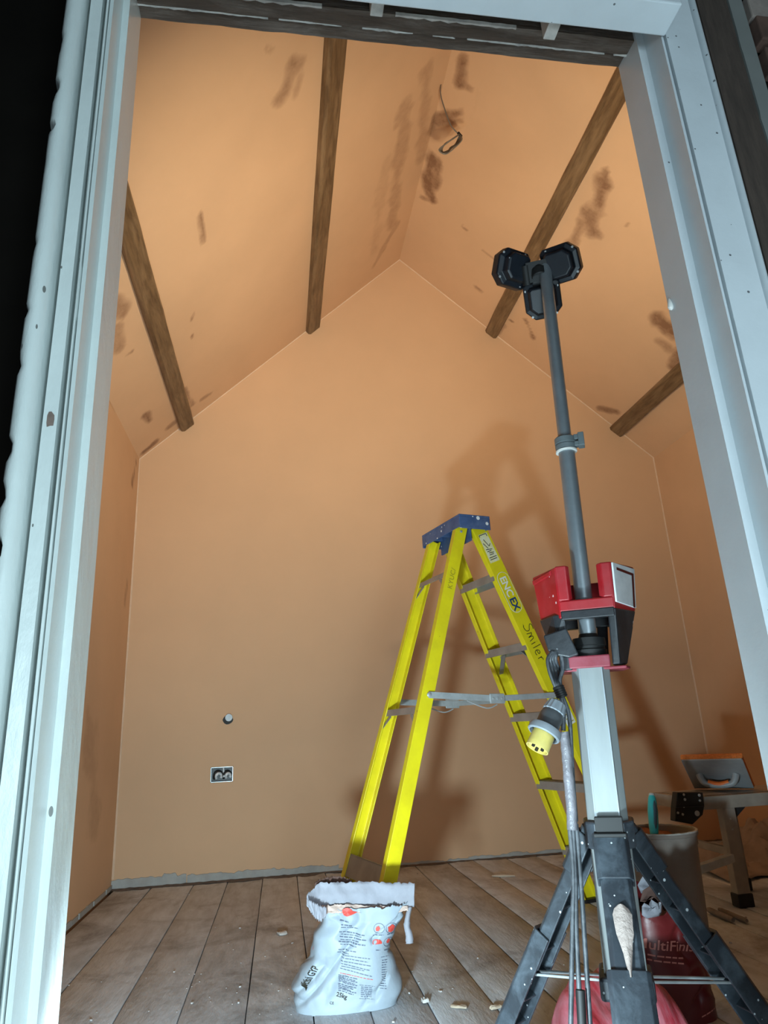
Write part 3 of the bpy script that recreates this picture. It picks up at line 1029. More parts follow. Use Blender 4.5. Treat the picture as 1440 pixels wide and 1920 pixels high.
text_shape('EX', .047, lambda x, y: f5(.020 + w1 + .006 + x, y - .017), mb, .97, .0014)
mb.build('lettering', M_navy, oval)


def stroke_text(fn, strokes, w, mb):
    for s in strokes:
        P = smooth_path([V(x, y, 0) for x, y in s], 5)
        for a, b in zip(P[:-1], P[1:]):
            if (b - a).length < 1e-6:
                continue
            n = (b - a).normalized()
            n = V(-n.y, n.x, 0) * w / 2
            e_ = (b - a) * .1
            mb.add([fn(*(q.x, q.y)) for q in (a + n - e_, a - n - e_, b - n + e_, b + n + e_)], [(0, 1, 2, 3)])


f6 = rail_fn('fn', TV('fn', 1172), -.002, .001)
mb = MB()
h = .046
stroke_text(f6, [
    [(.028, .036 - .004), (.012, .038 - .004), (.004, .026), (.014, .017), (.026, .010), (.024, -.004), (.008, -.010), (-.002, -.006)],          # S
    [(.036, -.010), (.039, .012), (.037, .014), (.046, .012), (.052, -.008), (.053, .012), (.062, .012), (.068, -.010)],   # m
    [(.080, .012), (.081, -.010)], [(.079, .022), (.080, .0235)],                                                          # i
    [(.097, .032), (.098, -.010)],                                                                                         # l
    [(.112, .001), (.128, .004), (.124, .013), (.114, .010), (.111, -.004), (.120, -.011), (.130, -.007)],                 # e
    [(.143, .012), (.144, -.010)], [(.144, .004), (.150, .012), (.158, .011)]], .0030, mb)                                 # r
mb.build('handwriting', M_ink, lad, label='black handwritten word')
f7 = rail_fn('rn', TV('rn', 1052), .0, .001)
mb = MB()
text_shape('KYUC/', .030, lambda x, y: f7(.07 - y * .0 - x * 0 + (.055 - x) * 1.0, -(y - .010)), mb, 1.05)
mb.build('handwriting', M_faint, lad, label='faint handwritten letters')
f8 = rail_fn('fn', TV('fn', 1312), .004, .0008)
st2 = patch(f8, [(0, -.026), (.105, -.026), (.105, .020), (0, .020)], 'sticker', M_white, lad, label='white instruction sticker')
f9 = rail_fn('fn', TV('fn', 1312), .004, .0013)
mb = MB()
for q in range(6):
    x = .012 + .016 * q
    mb.add([f9(x, -.018), f9(x + .004, -.018), f9(x + .004, .006 + .008 * (q % 2)), f9(x, .006 + .008 * (q % 2))], [(0, 1, 2, 3)])
mb.build('marks', M_faint, st2)

# ------------------------------------------------------------------ tower work light
TX, TY = 0.667, 1.45
tv = V(TX, TY, 0).normalized(); tr_ = V(tv.y, -tv.x, 0)


def T(x, y, z):
    return V(TX, TY, 0) + tr_ * (x - .012 + .022 * z) + tv * y + V(0, 0, z)


UP = V(0, 0, 1)
tower = thing('tower_work_light', (TX, TY, 0), 'tall black and red tripod tower work light with three lamp heads', 'work light')


def tbox(mb, x0, x1, y0, y1, za, zb):
    vs = [T(x, y, z) for z in (za, zb) for y in (y0, y1) for x in (x0, x1)]
    mb.add(vs, [(0, 2, 3, 1), (4, 5, 7, 6), (0, 1, 5, 4), (2, 6, 7, 3), (0, 4, 6, 2), (1, 3, 7, 5)])
    return mb


def tpoly(mb, pl, za, zb):
    mb.prism([T(x, y, za) for x, y in pl], T(0, 0, zb) - T(0, 0, za))
    return mb


# mast: chamfered extrusion with grooves
oc = []
w, c = .040, .017
mast2 = [(-w + c, -w), (w - c, -w), (w, -w + c), (w, -.006), (w - .006, -.004), (w - .006, .004), (w, .006), (w, w - c), (w - c, w), (-w + c, w), (-w, w - c), (-w, .006), (-w + .006, .004), (-w + .006, -.004), (-w, -.006), (-w, -w + c)]
mb = MB(); tpoly(mb, mast2, .26, .862)
mast = mb.build('mast', M_mast, tower, bevel=.0015)
mb = MB()
for x in (-.023, .023):
    tbox(mb, x - .0012, x + .0012, -.0408, -.039, .30, .858)
mb.build('seam', M_pole, mast)
# red collar and base plate, black locking nut
mb = MB(); tbox(mb, -.043, .043, -.046, .044, .858, .884)
mb.build('collar', M_redd, tower, bevel=.003)
mb = MB(); tpoly(mb, [(-.062, -.035), (.075, -.035), (.084, .0), (.070, .06), (-.062, .06), (-.070, .01)], .853, .859)
mb.build('base_plate', M_redd, tower, bevel=.002)
MB().lathe(T(.004, 0, .884), T(0, 0, 1) - T(0, 0, 0), [(.036, 0), (.037, .014), (.033, .016), (.033, .022), (.036, .024), (.035, .04), (.022, .042), (.0195, .05)], 24).build('locking_nut', M_rubber, tower, smooth=40)
# poles, clamp
MB().tube([T(.004, 0, .90), T(.004, 0, 1.40)], .0195, 24).build('lower_pole', M_pole, tower, smooth=50)
MB().tube([T(.004, 0, 1.38), T(.004, 0, 1.905)], .0162, 24).build('upper_pole', M_pole, tower, smooth=50)
MB().tube([T(.004, -.008, .985), T(.004, -.006, 1.012)], [.020, .0155], 16).build('pole_boss', M_pole, tower, smooth=50)
mb = MB()
mb.lathe(T(.004, 0, 1.376), T(0, 0, 1) - T(0, 0, 0), [(.0198, 0), (.0245, .001), (.0255, .012), (.0235, .013), (.0235, .016), (.0255, .017), (.0255, .030), (.0215, .034), (.0165, .036)], 24)
clamp = mb.build('pole_clamp', M_clamp, tower, smooth=40)
mb = MB()
tbox(mb, .024, .046, -.014, .004, 1.380, 1.392)
tbox(mb, .024, .046, -.014, .004, 1.397, 1.410)
tbox(mb, .034, .048, -.018, .008, 1.378, 1.412)
mb.build('clamp_lever', M_clamp, clamp, bevel=.0015)
MB().lathe(T(.004, 0, 1.371), UP, [(.0195, 0), (.0252, 0), (.0252, .004), (.0195, .004)], 24).build('washer', M_white, clamp, smooth=40)
# dock: a flared six-sided cup open at the top, notch in front
plan = [(-.052, -.060), (.068, -.060), (.122, .030), (.072, .100), (-.056, .100), (-.108, .030)]
plan_lo = [(-.050, -.056), (.066, -.056), (.112, .024), (.066, .088), (-.052, .088), (-.098, .024)]


def wall(mb, i, j, za, zb, t=.010, f0=0.0, f1=1.0):
    """a slab of the cup's side between corners i and j"""
    def cor(k, z):
        s = (z - .975) / .105
        a = Vector((*plan_lo[k], 0)); b = Vector((*plan[k], 0))
        return a.lerp(b, s)
    P = []
    for z in (za, zb):
        a = cor(i, z); b = cor(j, z)
        A = a.lerp(b, f0); Bq = a.lerp(b, f1)
        inn = -Vector((A + Bq)).normalized() * t
        P += [T(A.x, A.y, z), T(Bq.x, Bq.y, z), T(Bq.x + inn.x, Bq.y + inn.y, z), T(A.x + inn.x, A.y + inn.y, z)]
    mb.add(P, [(3, 2, 1, 0), (4, 5, 6, 7), (0, 1, 5, 4), (1, 2, 6, 5), (2, 3, 7, 6), (3, 0, 4, 7)])


mb = MB()
wall(mb, 0, 1, .980, 1.004, .014)
wall(mb, 0, 1, 1.004, 1.082, .014, 0, .20)
wall(mb, 0, 1, 1.004, 1.080, .014, .82, 1)
wall(mb, 1, 2, .978, 1.080)
wall(mb, 2, 3, .980, 1.062)
wall(mb, 3, 4, .980, 1.064)
wall(mb, 4, 5, .980, 1.062)
wall(mb, 5, 0, .966, 1.080)
dock = mb.build('lamp_dock', M_red, tower, bevel=.003)
# white scuffed panel on the right face with a dark groove, ridge on the left face
cr = lambda k, z: Vector((*plan_lo[k], 0)).lerp(Vector((*plan[k], 0)), (z - .975) / .105)


def face_pts(i, j, uvs, out):
    P = []
    for f, z in uvs:
        a = cr(i, z).lerp(cr(j, z), f)
        n = Vector((cr(i, z) + cr(j, z))).normalized()
        P.append(T(a.x + n.x * out, a.y + n.y * out, z))
    return P


mb = MB(); P = face_pts(1, 2, [(.03, .992), (.95, .985), (.95, 1.074), (.03, 1.078)], .0005); P2 = face_pts(1, 2, [(.03, .992), (.95, .985), (.95, 1.074), (.03, 1.078)], .004)
mb.add(P + P2, [(4, 5, 6, 7), (0, 1, 5, 4), (1, 2, 6, 5), (2, 3, 7, 6), (3, 0, 4, 7)])
pan = mb.build('side_panel', M_panel, dock, bevel=.001)
mb = MB()
mb.add(face_pts(1, 2, [(.14, 1.068), (.86, 1.062), (.86, 1.056), (.14, 1.062)], .0052), [(0, 1, 2, 3)])
mb.add(face_pts(1, 2, [(.78, 1.062), (.87, 1.062), (.87, .984), (.78, .985)], .0052), [(0, 1, 2, 3)])
mb.build('panel_groove', M_redbag, pan)
mb = MB()
Pa = face_pts(5, 0, [(.04, 1.060), (.86, 1.066), (.86, 1.076), (.04, 1.072)], .0005); Pb = face_pts(5, 0, [(.06, 1.062), (.84, 1.067), (.84, 1.074), (.06, 1.070)], .004)
mb.add(Pa + Pb, [(4, 5, 6, 7), (0, 1, 5, 4), (1, 2, 6, 5), (2, 3, 7, 6), (3, 0, 4, 7)])
mb.build('ridge', M_red, dock)
# black frame under the dock
mb = MB(); tbox(mb, -.048, .064, -.058, -.040, .962, .981); tbox(mb, -.05, .066, .060, .08, .955, .981)
mb.build('crossbar', M_black, tower, bevel=.002)
mb = MB()
for (x0, y0), (x1, y1), side in ((( .094, -.018), (.060, .0), 1), ((.04, .085), (.03, .05), 0)):
    w_ = .022
    if side:
        lo = [(.047, -.038), (.062, -.040), (.078, -.012), (.076, .012), (.050, .004)]
        hi = [(.050, -.052), (.066, -.058), (.112, .022), (.108, .034), (.060, .0)]
        P0 = [T(x, y, .862) for x, y in lo]; P1 = [T(x, y, .945) for x, y in [(a * .3 + c_ * .7, b * .3 + d__ * .7) for (a, b), (c_, d__) in zip(lo, hi)]]; P2 = [T(x, y, .979) for x, y in hi]
        n = 5
        mb.add(P0 + P1 + P2, [tuple(reversed(range(n))), tuple(range(2 * n, 3 * n))] + [(r * n + i, r * n + (i + 1) % n, (r + 1) * n + (i + 1) % n, (r + 1) * n + i) for r in (0, 1) for i in range(n)])
    else:
        mb.obox((T(x0, y0, .978) + T(x1, y1, .862)) / 2, (T(x0, y0, .978) - T(x1, y1, .862)) / 2, tr_ * .012, tv * .01)
mb.build('support_arm', M_black, tower, bevel=.003)
mb = MB()
lo = [(-.088, -.012), (-.062, -.045), (-.040, -.046), (-.040, .0), (-.07, .02)]
hi = [(-.100, .016), (-.066, -.045), (-.042, -.056), (-.042, .0), (-.08, .03)]
mb.add([T(x, y, .932) for x, y in lo] + [T(x, y, .976) for x, y in hi], [tuple(reversed(range(5))), tuple(range(5, 10))] + [(i, (i + 1) % 5, 5 + (i + 1) % 5, 5 + i) for i in range(5)])
mb.build('support_arm', M_black, tower, bevel=.003)
mb = MB()
P = [(-.090, .932), (-.040, .944), (-.020, .886), (-.040, .881), (-.074, .890), (-.083, .900)]
mb.prism([T(x, -.062, z) for x, z in P], tv * .05)
tbox(mb, -.062, -.036, -.045, -.01, .856, .888)
ib = mb.build('inlet_box', M_black, tower, bevel=.003)
# lamp heads
hc = T(-.012, .0, 1.895)
el = math.radians(33)
hn = tv * math.cos(el) + UP * math.sin(el)
hu = -tv * math.sin(el) + UP * math.cos(el)


def lamp_head(angle, yaw, pitch, r0=.070, power=1.0):
    """angle: arm direction in the trefoil plane; yaw/pitch turn the head about its own axes"""
    arm = tr_ * math.sin(angle) - hu * math.cos(angle)
    side = hn.cross(arm)
    n = hn
    Rm = Matrix.Rotation(yaw, 3, arm) @ Matrix.Rotation(pitch, 3, side)
    a = Rm @ arm; s = Rm @ side; nn = Rm @ n
    ctr = hc + arm * r0 + hn * .012
    hw, hl, ch = .049, .050, .024

    def oct_(k, d, sh=1.0):
        hw_, hl_, c_ = hw * k, hl * k, ch * k
        return [ctr + a * x + s * y + nn * d for x, y in ((-hl_, -hw_ + c_ * .4), (-hl_ + c_ * .4, -hw_), (hl_ - c_, -hw_), (hl_, -hw_ + c_), (hl_, hw_ - c_), (hl_ - c_, hw_), (-hl_ + c_ * .4, hw_), (-hl_, hw_ - c_ * .4))]
    rings = [oct_(.62, -.030), oct_(.70, -.026), oct_(.74, -.008), oct_(.97, -.004), oct_(1.0, .002), oct_(1.0, .022), oct_(.95, .026)]
    mb = MB()
    mb.add([p for r in rings for p in r], [tuple(reversed(range(8))), ] + [(q * 8 + i, q * 8 + (i + 1) % 8, (q + 1) * 8 + (i + 1) % 8, (q + 1) * 8 + i) for q in range(len(rings) - 1) for i in range(8)])
    L0 = len(mb.v)
    fix = MB(); fix.v = mb.v; fix.f = mb.f
    h_ = fix.build('lamp_head', M_head, tower, bevel=.002)
    lens = MB(); P = oct_(.93, .0245); lens.add(P, [tuple(range(8))])
    lens.build('lens', M_lens, h_)
    # knuckle and screws
    MB().tube([ctr - a * .052 - s * .02, ctr - a * .052 + s * .02], .016, 14).build('knuckle', M_rubber, h_, smooth=50)
    MB().bar(hc, ctr - a * .05, s, .026, .018).build('arm', M_head, h_, bevel=.003)
    for x, y in ((.04, -.032), (.04, .032), (-.03, -.042), (-.03, .042)):
        MB().lathe(ctr + a * x + s * y - nn * .004, -nn, [(.0035, 0), (.003, .002), (0, .0022)], 8).build('screw', M_zinc, h_, smooth=50)
    li = bpy.data.lights.new('lamp_light', 'AREA')
    li.shape = 'SQUARE'
    li.size = .08
    li.color = (1.0, 0.87, 0.63)
    li.spread = math.radians(100)
    li.energy = LAMP * power
    lo_ = bpy.data.objects.new('lamp_light', li)
    COL.objects.link(lo_)
    lo_.parent = h_
    lo_.location = ctr + nn * .032 - Vector(h_['_base'])
    lo_.rotation_euler = nn.to_track_quat('-Z', 'Y').to_euler()
    return h_


LAMP = 13.5
lamp_head(0.0, 0.0, math.radians(-4), .075, .55)
lamp_head(math.radians(-108), math.radians(12), math.radians(38), .070, .95)
lamp_head(math.radians(96), math.radians(2), math.radians(18), .058, .5)
mb = MB()
mb.lathe(hc - V(0, 0, .02), UP, [(.019, 0), (.021, .002), (.021, .022), (.017, .026), (.017, .040), (.0, .042)], 18)
mb.obox(hc + hn * .004, tr_ * .032, hu * .026, hn * .013)
mb.tube([hc - tr_ * .034 + hu * .02, hc - tr_ * .034 - hu * .03], .012, 12)
mb.build('head_bracket', M_rubber, tower, smooth=35)

# legs and hub
mb = MB()
tpoly(mb, [(-.047, -.030), (-.028, -.052), (.030, -.052), (.049, -.028), (.052, .03), (.03, .058), (-.028, .058), (-.05, .03)], .505, .556)
hub = mb.build('hub', M_leg, tower, bevel=.004)
mb = MB(); tbox(mb, -.026, .028, -.060, -.050, .536, .567)
tbox(mb, -.030, .032, -.068, -.050, .530, .538)
mb.build('latch', M_rubber, hub, bevel=.002)
mb = MB()
tpoly(mb, [(-.05, -.05), (.05, -.05), (.05, .05), (-.05, .05)], .245, .285)
low = mb.build('lower_hub', M_leg, tower, bevel=.006)
for q, ang in enumerate((180, 60, -60)):
    ra = math.radians(ang)
    # ang measured from "away from the door", anticlockwise seen from above
    dr_ = (tv * math.cos(ra) - tr_ * math.sin(ra))
    tg = UP.cross(dr_)
    base = T(0, 0, .545)
    axis_xy = V(base.x, base.y, 0)
    p0 = axis_xy + dr_ * .048 + UP * .548
    p1 = axis_xy + dr_ * .385 + UP * .022
    d = (p1 - p0).normalized()
    up = tg.cross(d)
    if up.dot(UP) < 0:
        up = -up
    Lg = (p1 - p0).length
    mb = MB()

    def chan(t0, t1, w, dp, th, lift=0.0):
        a = p0 + d * Lg * t0 + up * lift; b = p0 + d * Lg * t1 + up * lift
        pl = [tg * (w / 2 - .008) + up * 0, tg * (w / 2) - up * .008, tg * (w / 2) - up * dp, tg * (w / 2 - th) - up * dp, tg * (w / 2 - th) - up * th, -tg * (w / 2 - th) - up * th, -tg * (w / 2 - th) - up * dp, -tg * (w / 2) - up * dp, -tg * (w / 2) - up * .008, -tg * (w / 2 - .008)]
        mb.prism([a + x for x in pl], b - a)
    chan(.0, .52, .058, .034, .005)
    chan(.02, .16, .068, .040, .005, .004)
    chan(.40, 1.0, .074, .042, .006, .008)
    for tt in (.46, .56, .66, .76, .86, .95):
        c = p0 + d * Lg * tt
        mb.obox(c - up * .012, tg * .033, d * .002, up * .014)
    for tt in (.2, .3):
        c = p0 + d * Lg * tt
        mb.obox(c - up * .014, tg * .024, d * .002, up * .012)
    lg = mb.build('leg', M_leg, tower, bevel=.002)
    MB().obox(V(p1.x, p1.y, .014), dr_ * .034, tg * .034, UP * .014).build('rubber_foot', M_rubber, lg, bevel=.004)
    # thin stay rods to the lower hub
    m1 = p0 + d * Lg * .56 - up * .02
    for o_s in (-.012, .012):
        MB().tube([m1 + tg * o_s, V(T(0, 0, .265).x, T(0, 0, .265).y, .265) + dr_ * .045 + tg * o_s * 1.4], .0028, 8).build('stay_rod', M_zinc, lg, smooth=60)
    if ang == 180:
        # dried plaster stuck to the top of the leg
        c = p0 + d * Lg * .235 + up * .0050
        mb = MB()
        rows = []
        outline = [(0, .006), (.006, .013), (.016, .0165), (.034, .0165), (.048, .0145), (.062, .011), (.078, .008), (.095, .005), (.115, .0015)]
        for x, hw_ in outline:
            row = []
            for k in range(7):
                yy = -1 + 2 * k / 6
                j = .0022 * noise.noise(Vector((x * 160, k * 2.3, 3)))
                row.append(c + d * x + tg * (hw_ * yy + j + .0025) + up * (.0055 * (1 - yy * yy) + .001 * noise.noise(Vector((x * 90, k, 1)))))
            rows.append(row)
        mb.grid(rows)
        mb.build('plaster_splash', M_splat, lg, smooth=80, label='pale dried plaster splash')

# mains cable, plug and taped bundle hanging on the left of the mast
YP = 1.42
P_ = lambda u, v, y=YP: at(u, v, y)
cb = []
mb = MB()
for j in range(4):
    o1 = 3.0 * j
    mb.tube(smooth_path([P_(1036 + o1, 1222, YP), P_(1027 + o1 * 1.6, 1236), P_(1030 + o1 * 2.0, 1258, YP + .01 * j), P_(1038 + o1, 1280), P_(1045 + o1 * .8, 1296), P_(1050 + o1 * .4, 1306)], 6), .0042, 8)
mb.tube(smooth_path([P_(1044, 1215), P_(1052, 1228), P_(1056, 1252), P_(1050, 1276), P_(1056, 1300)], 6), .0042, 8)
mb.build('cable_loops', M_cable, tower, smooth=60)
mb = MB()
for q in range(5):
    c = P_(1047 + q * 1.6, 1289 + q * 4)
    mb.lathe(c, (P_(1052, 1300) - P_(1046, 1284)), [(.011, -.003), (.0125, 0), (.011, .003)], 12)
mb.build('cable_tie', M_rubber, tower, smooth=60)
mb = MB()
mb.tube(smooth_path([P_(1052, 1300), P_(1064, 1330), P_(1069, 1360), P_(1071, 1400), P_(1074, 1460), P_(1080, 1540)], 6), .0048, 8)
mb.tube(smooth_path([P_(1052, 1305), P_(1056, 1330), P_(1056, 1370)], 6), .0055, 8)
mb.build('hanging_cable', M_cable, tower, smooth=60)
tape = smooth_path([P_(1057, 1372), P_(1062, 1410), P_(1066, 1460), P_(1071, 1510), P_(1073, 1556)], 6)
mb = MB()
mb.tube(tape, [.0105 + .0015 * noise.noise(Vector((i * .7, 0, 2))) for i in range(len(tape))], 12)
mb.build('taped_bundle', M_tape, tower, smooth=60)
mb = MB()
for pts2 in ([(1068, 1552), (1075, 1640), (1073, 1760), (1070, 1930)], [(1074, 1552), (1079, 1650), (1081, 1760), (1090, 1930)], [(1080, 1545), (1088, 1640), (1096, 1760), (1107, 1930)]):
    mb.tube(smooth_path([P_(u, v, YP - .0004 * (v - 1552) * .25) for u, v in pts2], 8), .0047, 10)
mb.build('trailing_cable', M_cable, tower, smooth=60)
mb = MB(); mb.tube([P_(1088, 1856, YP - .034), P_(1092, 1932, YP - .04)], .0085, 12); mb.build('cable_sleeve', M_rubber, tower, smooth=60)
# 32 amp plug: grey gland nut, dark body, grey ring, yellow shroud
g0 = P_(1046, 1316, YP - .03); g1 = P_(1007, 1404, YP - .045)
ax = (g1 - g0)
Lp = ax.length
axn = ax.normalized()
mb = MB()
nut = []
n = 28
for h_, r_ in ((0, .014), (.004, .019), (.024, .0235), (.026, .021)):
    nut.append([g0 + axn * h_ + (axn.orthogonal().normalized() * math.cos(2 * math.pi * k / n) + axn.cross(axn.orthogonal().normalized()) * math.sin(2 * math.pi * k / n)) * (r_ * (1.0 if k % 2 else .93)) for k in range(n)])
for r in nut:
    mb.v += r
for q in range(3):
    for k in range(n):
        mb.f.append((q * n + k, q * n + (k + 1) % n, (q + 1) * n + (k + 1) % n, (q + 1) * n + k))
plug = mb.build('plug', M_plugg, tower, label='grey and yellow site plug')
MB().lathe(g0, axn, [(.0, .0), (.013, .001)], 20).build('gland', M_rubber, plug, smooth=40)
MB().lathe(g0, axn, [(.021, .026), (.022, .030), (.0235, .036), (.0235, .060), (.026, .066)], 28).build('plug_body', M_plugd, plug, smooth=40)
MB().lathe(g0, axn, [(.026, .060), (.032, .062), (.0335, .068), (.0335, .076), (.0315, .078), (.029, .078), (.028, .070)], 28).build('plug_ring', M_plugg, plug, smooth=40)
MB().lathe(g0, axn, [(.0215, .070), (.0225, .074), (.0230, Lp), (.021, Lp), (.0205, Lp - .006), (0, Lp - .006)], 28).build('plug_shroud', M_plugy, plug, smooth=40)
e1 = axn.orthogonal().normalized(); e2 = axn.cross(e1)
mb = MB()
for k in range(3):
    a = 2.1 * k + .4
    mb.tube([g0 + axn * (Lp - .006) + (e1 * math.cos(a) + e2 * math.sin(a)) * .011, g0 + axn * (Lp + .001) + (e1 * math.cos(a) + e2 * math.sin(a)) * .011], .0035, 8)
mb.build('pin', M_rubber, plug, smooth=50)


# ------------------------------------------------------------------ paper sacks
class Sack:
    def __init__(self, prof, cy, seed, wr=.008, yaw=0.0, ex=2.6, depth=None):
        self.p = prof      # (z, x centre, half width, half depth)
        self.cy = cy; self.s = seed; self.wr = wr; self.ex = ex; self.yaw = yaw

    def par(self, z):
        p = self.p
        if z <= p[0][0]:
            return p[0][1:]
        for a, b in zip(p[:-1], p[1:]):
            if z <= b[0]:
                t = (z - a[0]) / (b[0] - a[0])
                t = t * t * (3 - 2 * t)
                return tuple(a[i] + (b[i] - a[i]) * t for i in (1, 2, 3))
        return p[-1][1:]

    def pt(self, th, z, off=0.0):
        cx, hw, hd = self.par(z)
        cyz = self.cy + hd
        c, s = math.cos(th), math.sin(th)
        e_ = 2 / self.ex
        x = hw * abs(c) ** e_ * (1 if c >= 0 else -1)
        y = hd * abs(s) ** e_ * (1 if s >= 0 else -1)
        q = Vector((x * 9, y * 9 + self.s, z * 7))
        cr = noise.noise(q) * 1.0 + .6 * noise.noise(q * 2.3) + .55 * (abs(noise.noise(Vector((x * 14 + z * 10, y * 6 + self.s, z * 12)))) - .25) * 2
        k1 = abs(noise.noise(Vector((x * 7 + z * 5, self.s, z * 6 - x * 4)))) + .6 * abs(noise.noise(Vector((x * 13 - z * 11, self.s + 4, z * 9 + y * 5))))
        cr -= 2.2 * max(0, .22 - k1) / .22
        d = self.wr * cr * min(1, z / .03) + off
        r = math.hypot(x, y) or 1
        # push along an approximate outward normal
        nx, ny = (x / hw ** 2) if hw else 0, (y / hd ** 2) if hd else 0
        nn = math.hypot(nx, ny) or 1
        x += d * nx / nn; y += d * ny / nn
        ca, sa = math.cos(self.yaw), math.sin(self.yaw)
        return V(cx + x * ca - y * sa, cyz + x * sa + y * ca, z)

    def front(self, x, z, off=.0015):
        """point on the front face at horizontal place x (world), height z"""
        cx, hw, hd = self.par(z)
        f = max(-.97, min(.97, (x - cx) / hw))
        c = abs(f) ** (self.ex / 2)
        th = -math.acos(c * (1 if f >= 0 else -1))
        return self.pt(th, z, off)

    def shell(self, rim, n=220, m=80):
        mb = MB()
        rows = []
        for j in range(m + 1):
            r = []
            for k in range(n + 1):
                th = 2 * math.pi * (k % n) / n
                r.append(self.pt(th, rim(th) * (j / m) ** .9))
            rows.append(r)
        mb.grid(rows)
        # closed bottom
        o = len(mb.v)
        cx = self.par(0)[0]
        mb.v.append(V(cx, self.cy + self.par(0)[2], 0.001))
        for k in range(n):
            mb.f.append((o, (k + 1), k))
        return mb


def prof_px(rows, Y, hd):
    out = []
    for (v, a, b), h in zip(rows, hd):
        p, q = at(a, v, Y), at(b, v, Y)
        out.append((max(0, (p.z + q.z) / 2), (p.x + q.x) / 2, (q.x - p.x) / 2, h))
    out.sort()
    out[0] = (0.0,) + out[0][1:]
    return out


YS = 2.25
rows = [(1903, 556, 752), (1872, 550, 763), (1835, 566, 752), (1794, 586, 737), (1762, 589, 746), (1723, 608, 762), (1700, 598, 769), (1640, 592, 776)]
wp = prof_px(rows, YS, [.085, .105, .105, .090, .075, .055, .042, .042])
sack = Sack(wp, YS, 3.0, .0072, math.radians(-2), 2.9)
bag = thing('plaster_sack', (at(655, 1890, YS).x, YS + .085, 0), 'open torn white paper sack of plaster on the floor before the ladder', 'sack')
ztopf = at(680, 1704, YS).z


def rim(th):
    s = math.sin(th)
    base = ztopf + (.035 if s > .3 else 0) * min(1, (s - .3) / .4 if s > .3 else 0)
    return base + .008 * noise.noise(Vector((math.cos(th) * 9, s * 9, 1))) + .004 * noise.noise(Vector((math.cos(th) * 30, s * 30, 1)))


sack.shell(rim).build('sack_body', M_bag, bag, smooth=75, solid=.0012)
mb = MB()
n = 40
ring = [sack.pt(2 * math.pi * k / n, ztopf - .012, -.006) for k in range(n)]
cc = sum(ring, V(0, 0, 0)) / n
inner = [cc.lerp(p_, .5) + V(0, 0, .012 * noise.noise(Vector((k, 0, 0))) - .006) for k, p_ in enumerate(ring)]
mb.add(ring + inner + [cc], [(k, (k + 1) % n, n + (k + 1) % n, n + k) for k in range(n)] + [(n + k, n + (k + 1) % n, 2 * n) for k in range(n)])
mb.build('plaster_powder', M_powder, bag, kind='stuff', smooth=80)
# torn inner ply standing up at the back, with a ragged flap on the left


def ply_strip(us, vtop, vbot, ys, name, mt, seed, jag=.007, ripple=1.0, **kw):
    mb = MB()
    N_ = 60
    rows = []
    for j in range(8):
        r = []
        for k in range(N_ + 1):
            t = k / N_
            f = t * (len(us) - 1)
            i = min(int(f), len(us) - 2); g = f - i
            L_ = lambda a: a[i] + (a[i + 1] - a[i]) * g
            u = L_(us)
            a = at(u, L_(vtop), L_(ys)); b = at(u, L_(vbot), L_(ys) - .01)
            p_ = a.lerp(b, j / 7)
            if j in (0, 7):
                p_.z += jag * (noise.noise(Vector((k * .8, seed, j))) + .6 * noise.noise(Vector((k * .27, seed, j + 3))))
            p_ += V(0, ripple * (.008 * noise.noise(Vector((k * .16, j * .4, seed))) + .003 * noise.noise(Vector((k * .35, j * .6, seed)))), 0)
            r.append(p_)
        rows.append(r)
    mb.grid(rows)
    return mb.build(name, mt, bag, smooth=70, solid=.0012, **kw)


ply_strip([575, 600, 640, 690, 740, 777], [1678, 1654, 1655, 1653, 1655, 1656], [1699, 1700, 1699, 1699, 1704, 1700], [2.262, 2.285, 2.295, 2.30, 2.295, 2.27], 'torn_collar', M_ply, 2, label='ragged grey inner paper')
ply_strip([600, 625, 650, 690, 730, 765], [1698, 1697, 1695, 1698, 1699, 1698], [1714, 1712, 1712, 1712, 1712, 1708], [2.262, 2.270, 2.275, 2.275, 2.270, 2.262], 'inner_ply', M_powder, 6, .004, label='beige inner paper')
ply_strip([590, 605, 620, 640, 660], [1654, 1648, 1644, 1643, 1650], [1672, 1670, 1668, 1664, 1662], [2.29, 2.31, 2.33, 2.34, 2.34], 'torn_ply', M_plybrown, 9, .010, label='brown torn ply at the back')
ply_strip([575, 584, 592, 602, 612], [1686, 1690, 1694, 1700, 1700], [1697, 1712, 1722, 1728, 1716], [2.22, 2.22, 2.225, 2.23, 2.24], 'torn_flap', M_ply, 12, .008, .25, label='ragged flap on the left corner')
mb = MB()
pl = smooth_path([at(769, 1700, 2.26), at(765, 1716, 2.25), at(763, 1736, 2.245), at(767, 1752, 2.24), at(768, 1769, 2.24)], 5)
rows = []
for k, p_ in enumerate(pl):
    w_ = .006 + .006 * (k / len(pl)) + .003 * noise.noise(Vector((k * .6, 1, 5)))
    rows.append([p_ - V(w_, 0, 0), p_ + V(0, -.004, 0), p_ + V(w_, 0, 0)])
mb.grid(rows).build('torn_strip', M_ply, bag, smooth=70, solid=.001)
# print on the front
def FP(u, v, off=.0028):
    p_ = at(u, v, YS)
    return sack.front(p_.x, p_.z, off)


mb = MB()


def dash_line(u0, v0, u1, v1, h, seed, mb):
    rr = random.Random(seed)
    t = 0.0
    L_ = math.hypot(u1 - u0, v1 - v0)
    while t < L_:
        w_ = rr.uniform(3, 9)
        t1 = min(t + w_, L_)
        P = []
        for q in (t, t1):
            f = q / L_
            P.append((u0 + (u1 - u0) * f, v0 + (v1 - v0) * f))
        mb.add([FP(P[0][0], P[0][1] + h / 2), FP(P[1][0], P[1][1] + h / 2), FP(P[1][0], P[1][1] - h / 2), FP(P[0][0], P[0][1] - h / 2)], [(0, 1, 2, 3)])
        t = t1 + rr.uniform(1.0, 1.8)


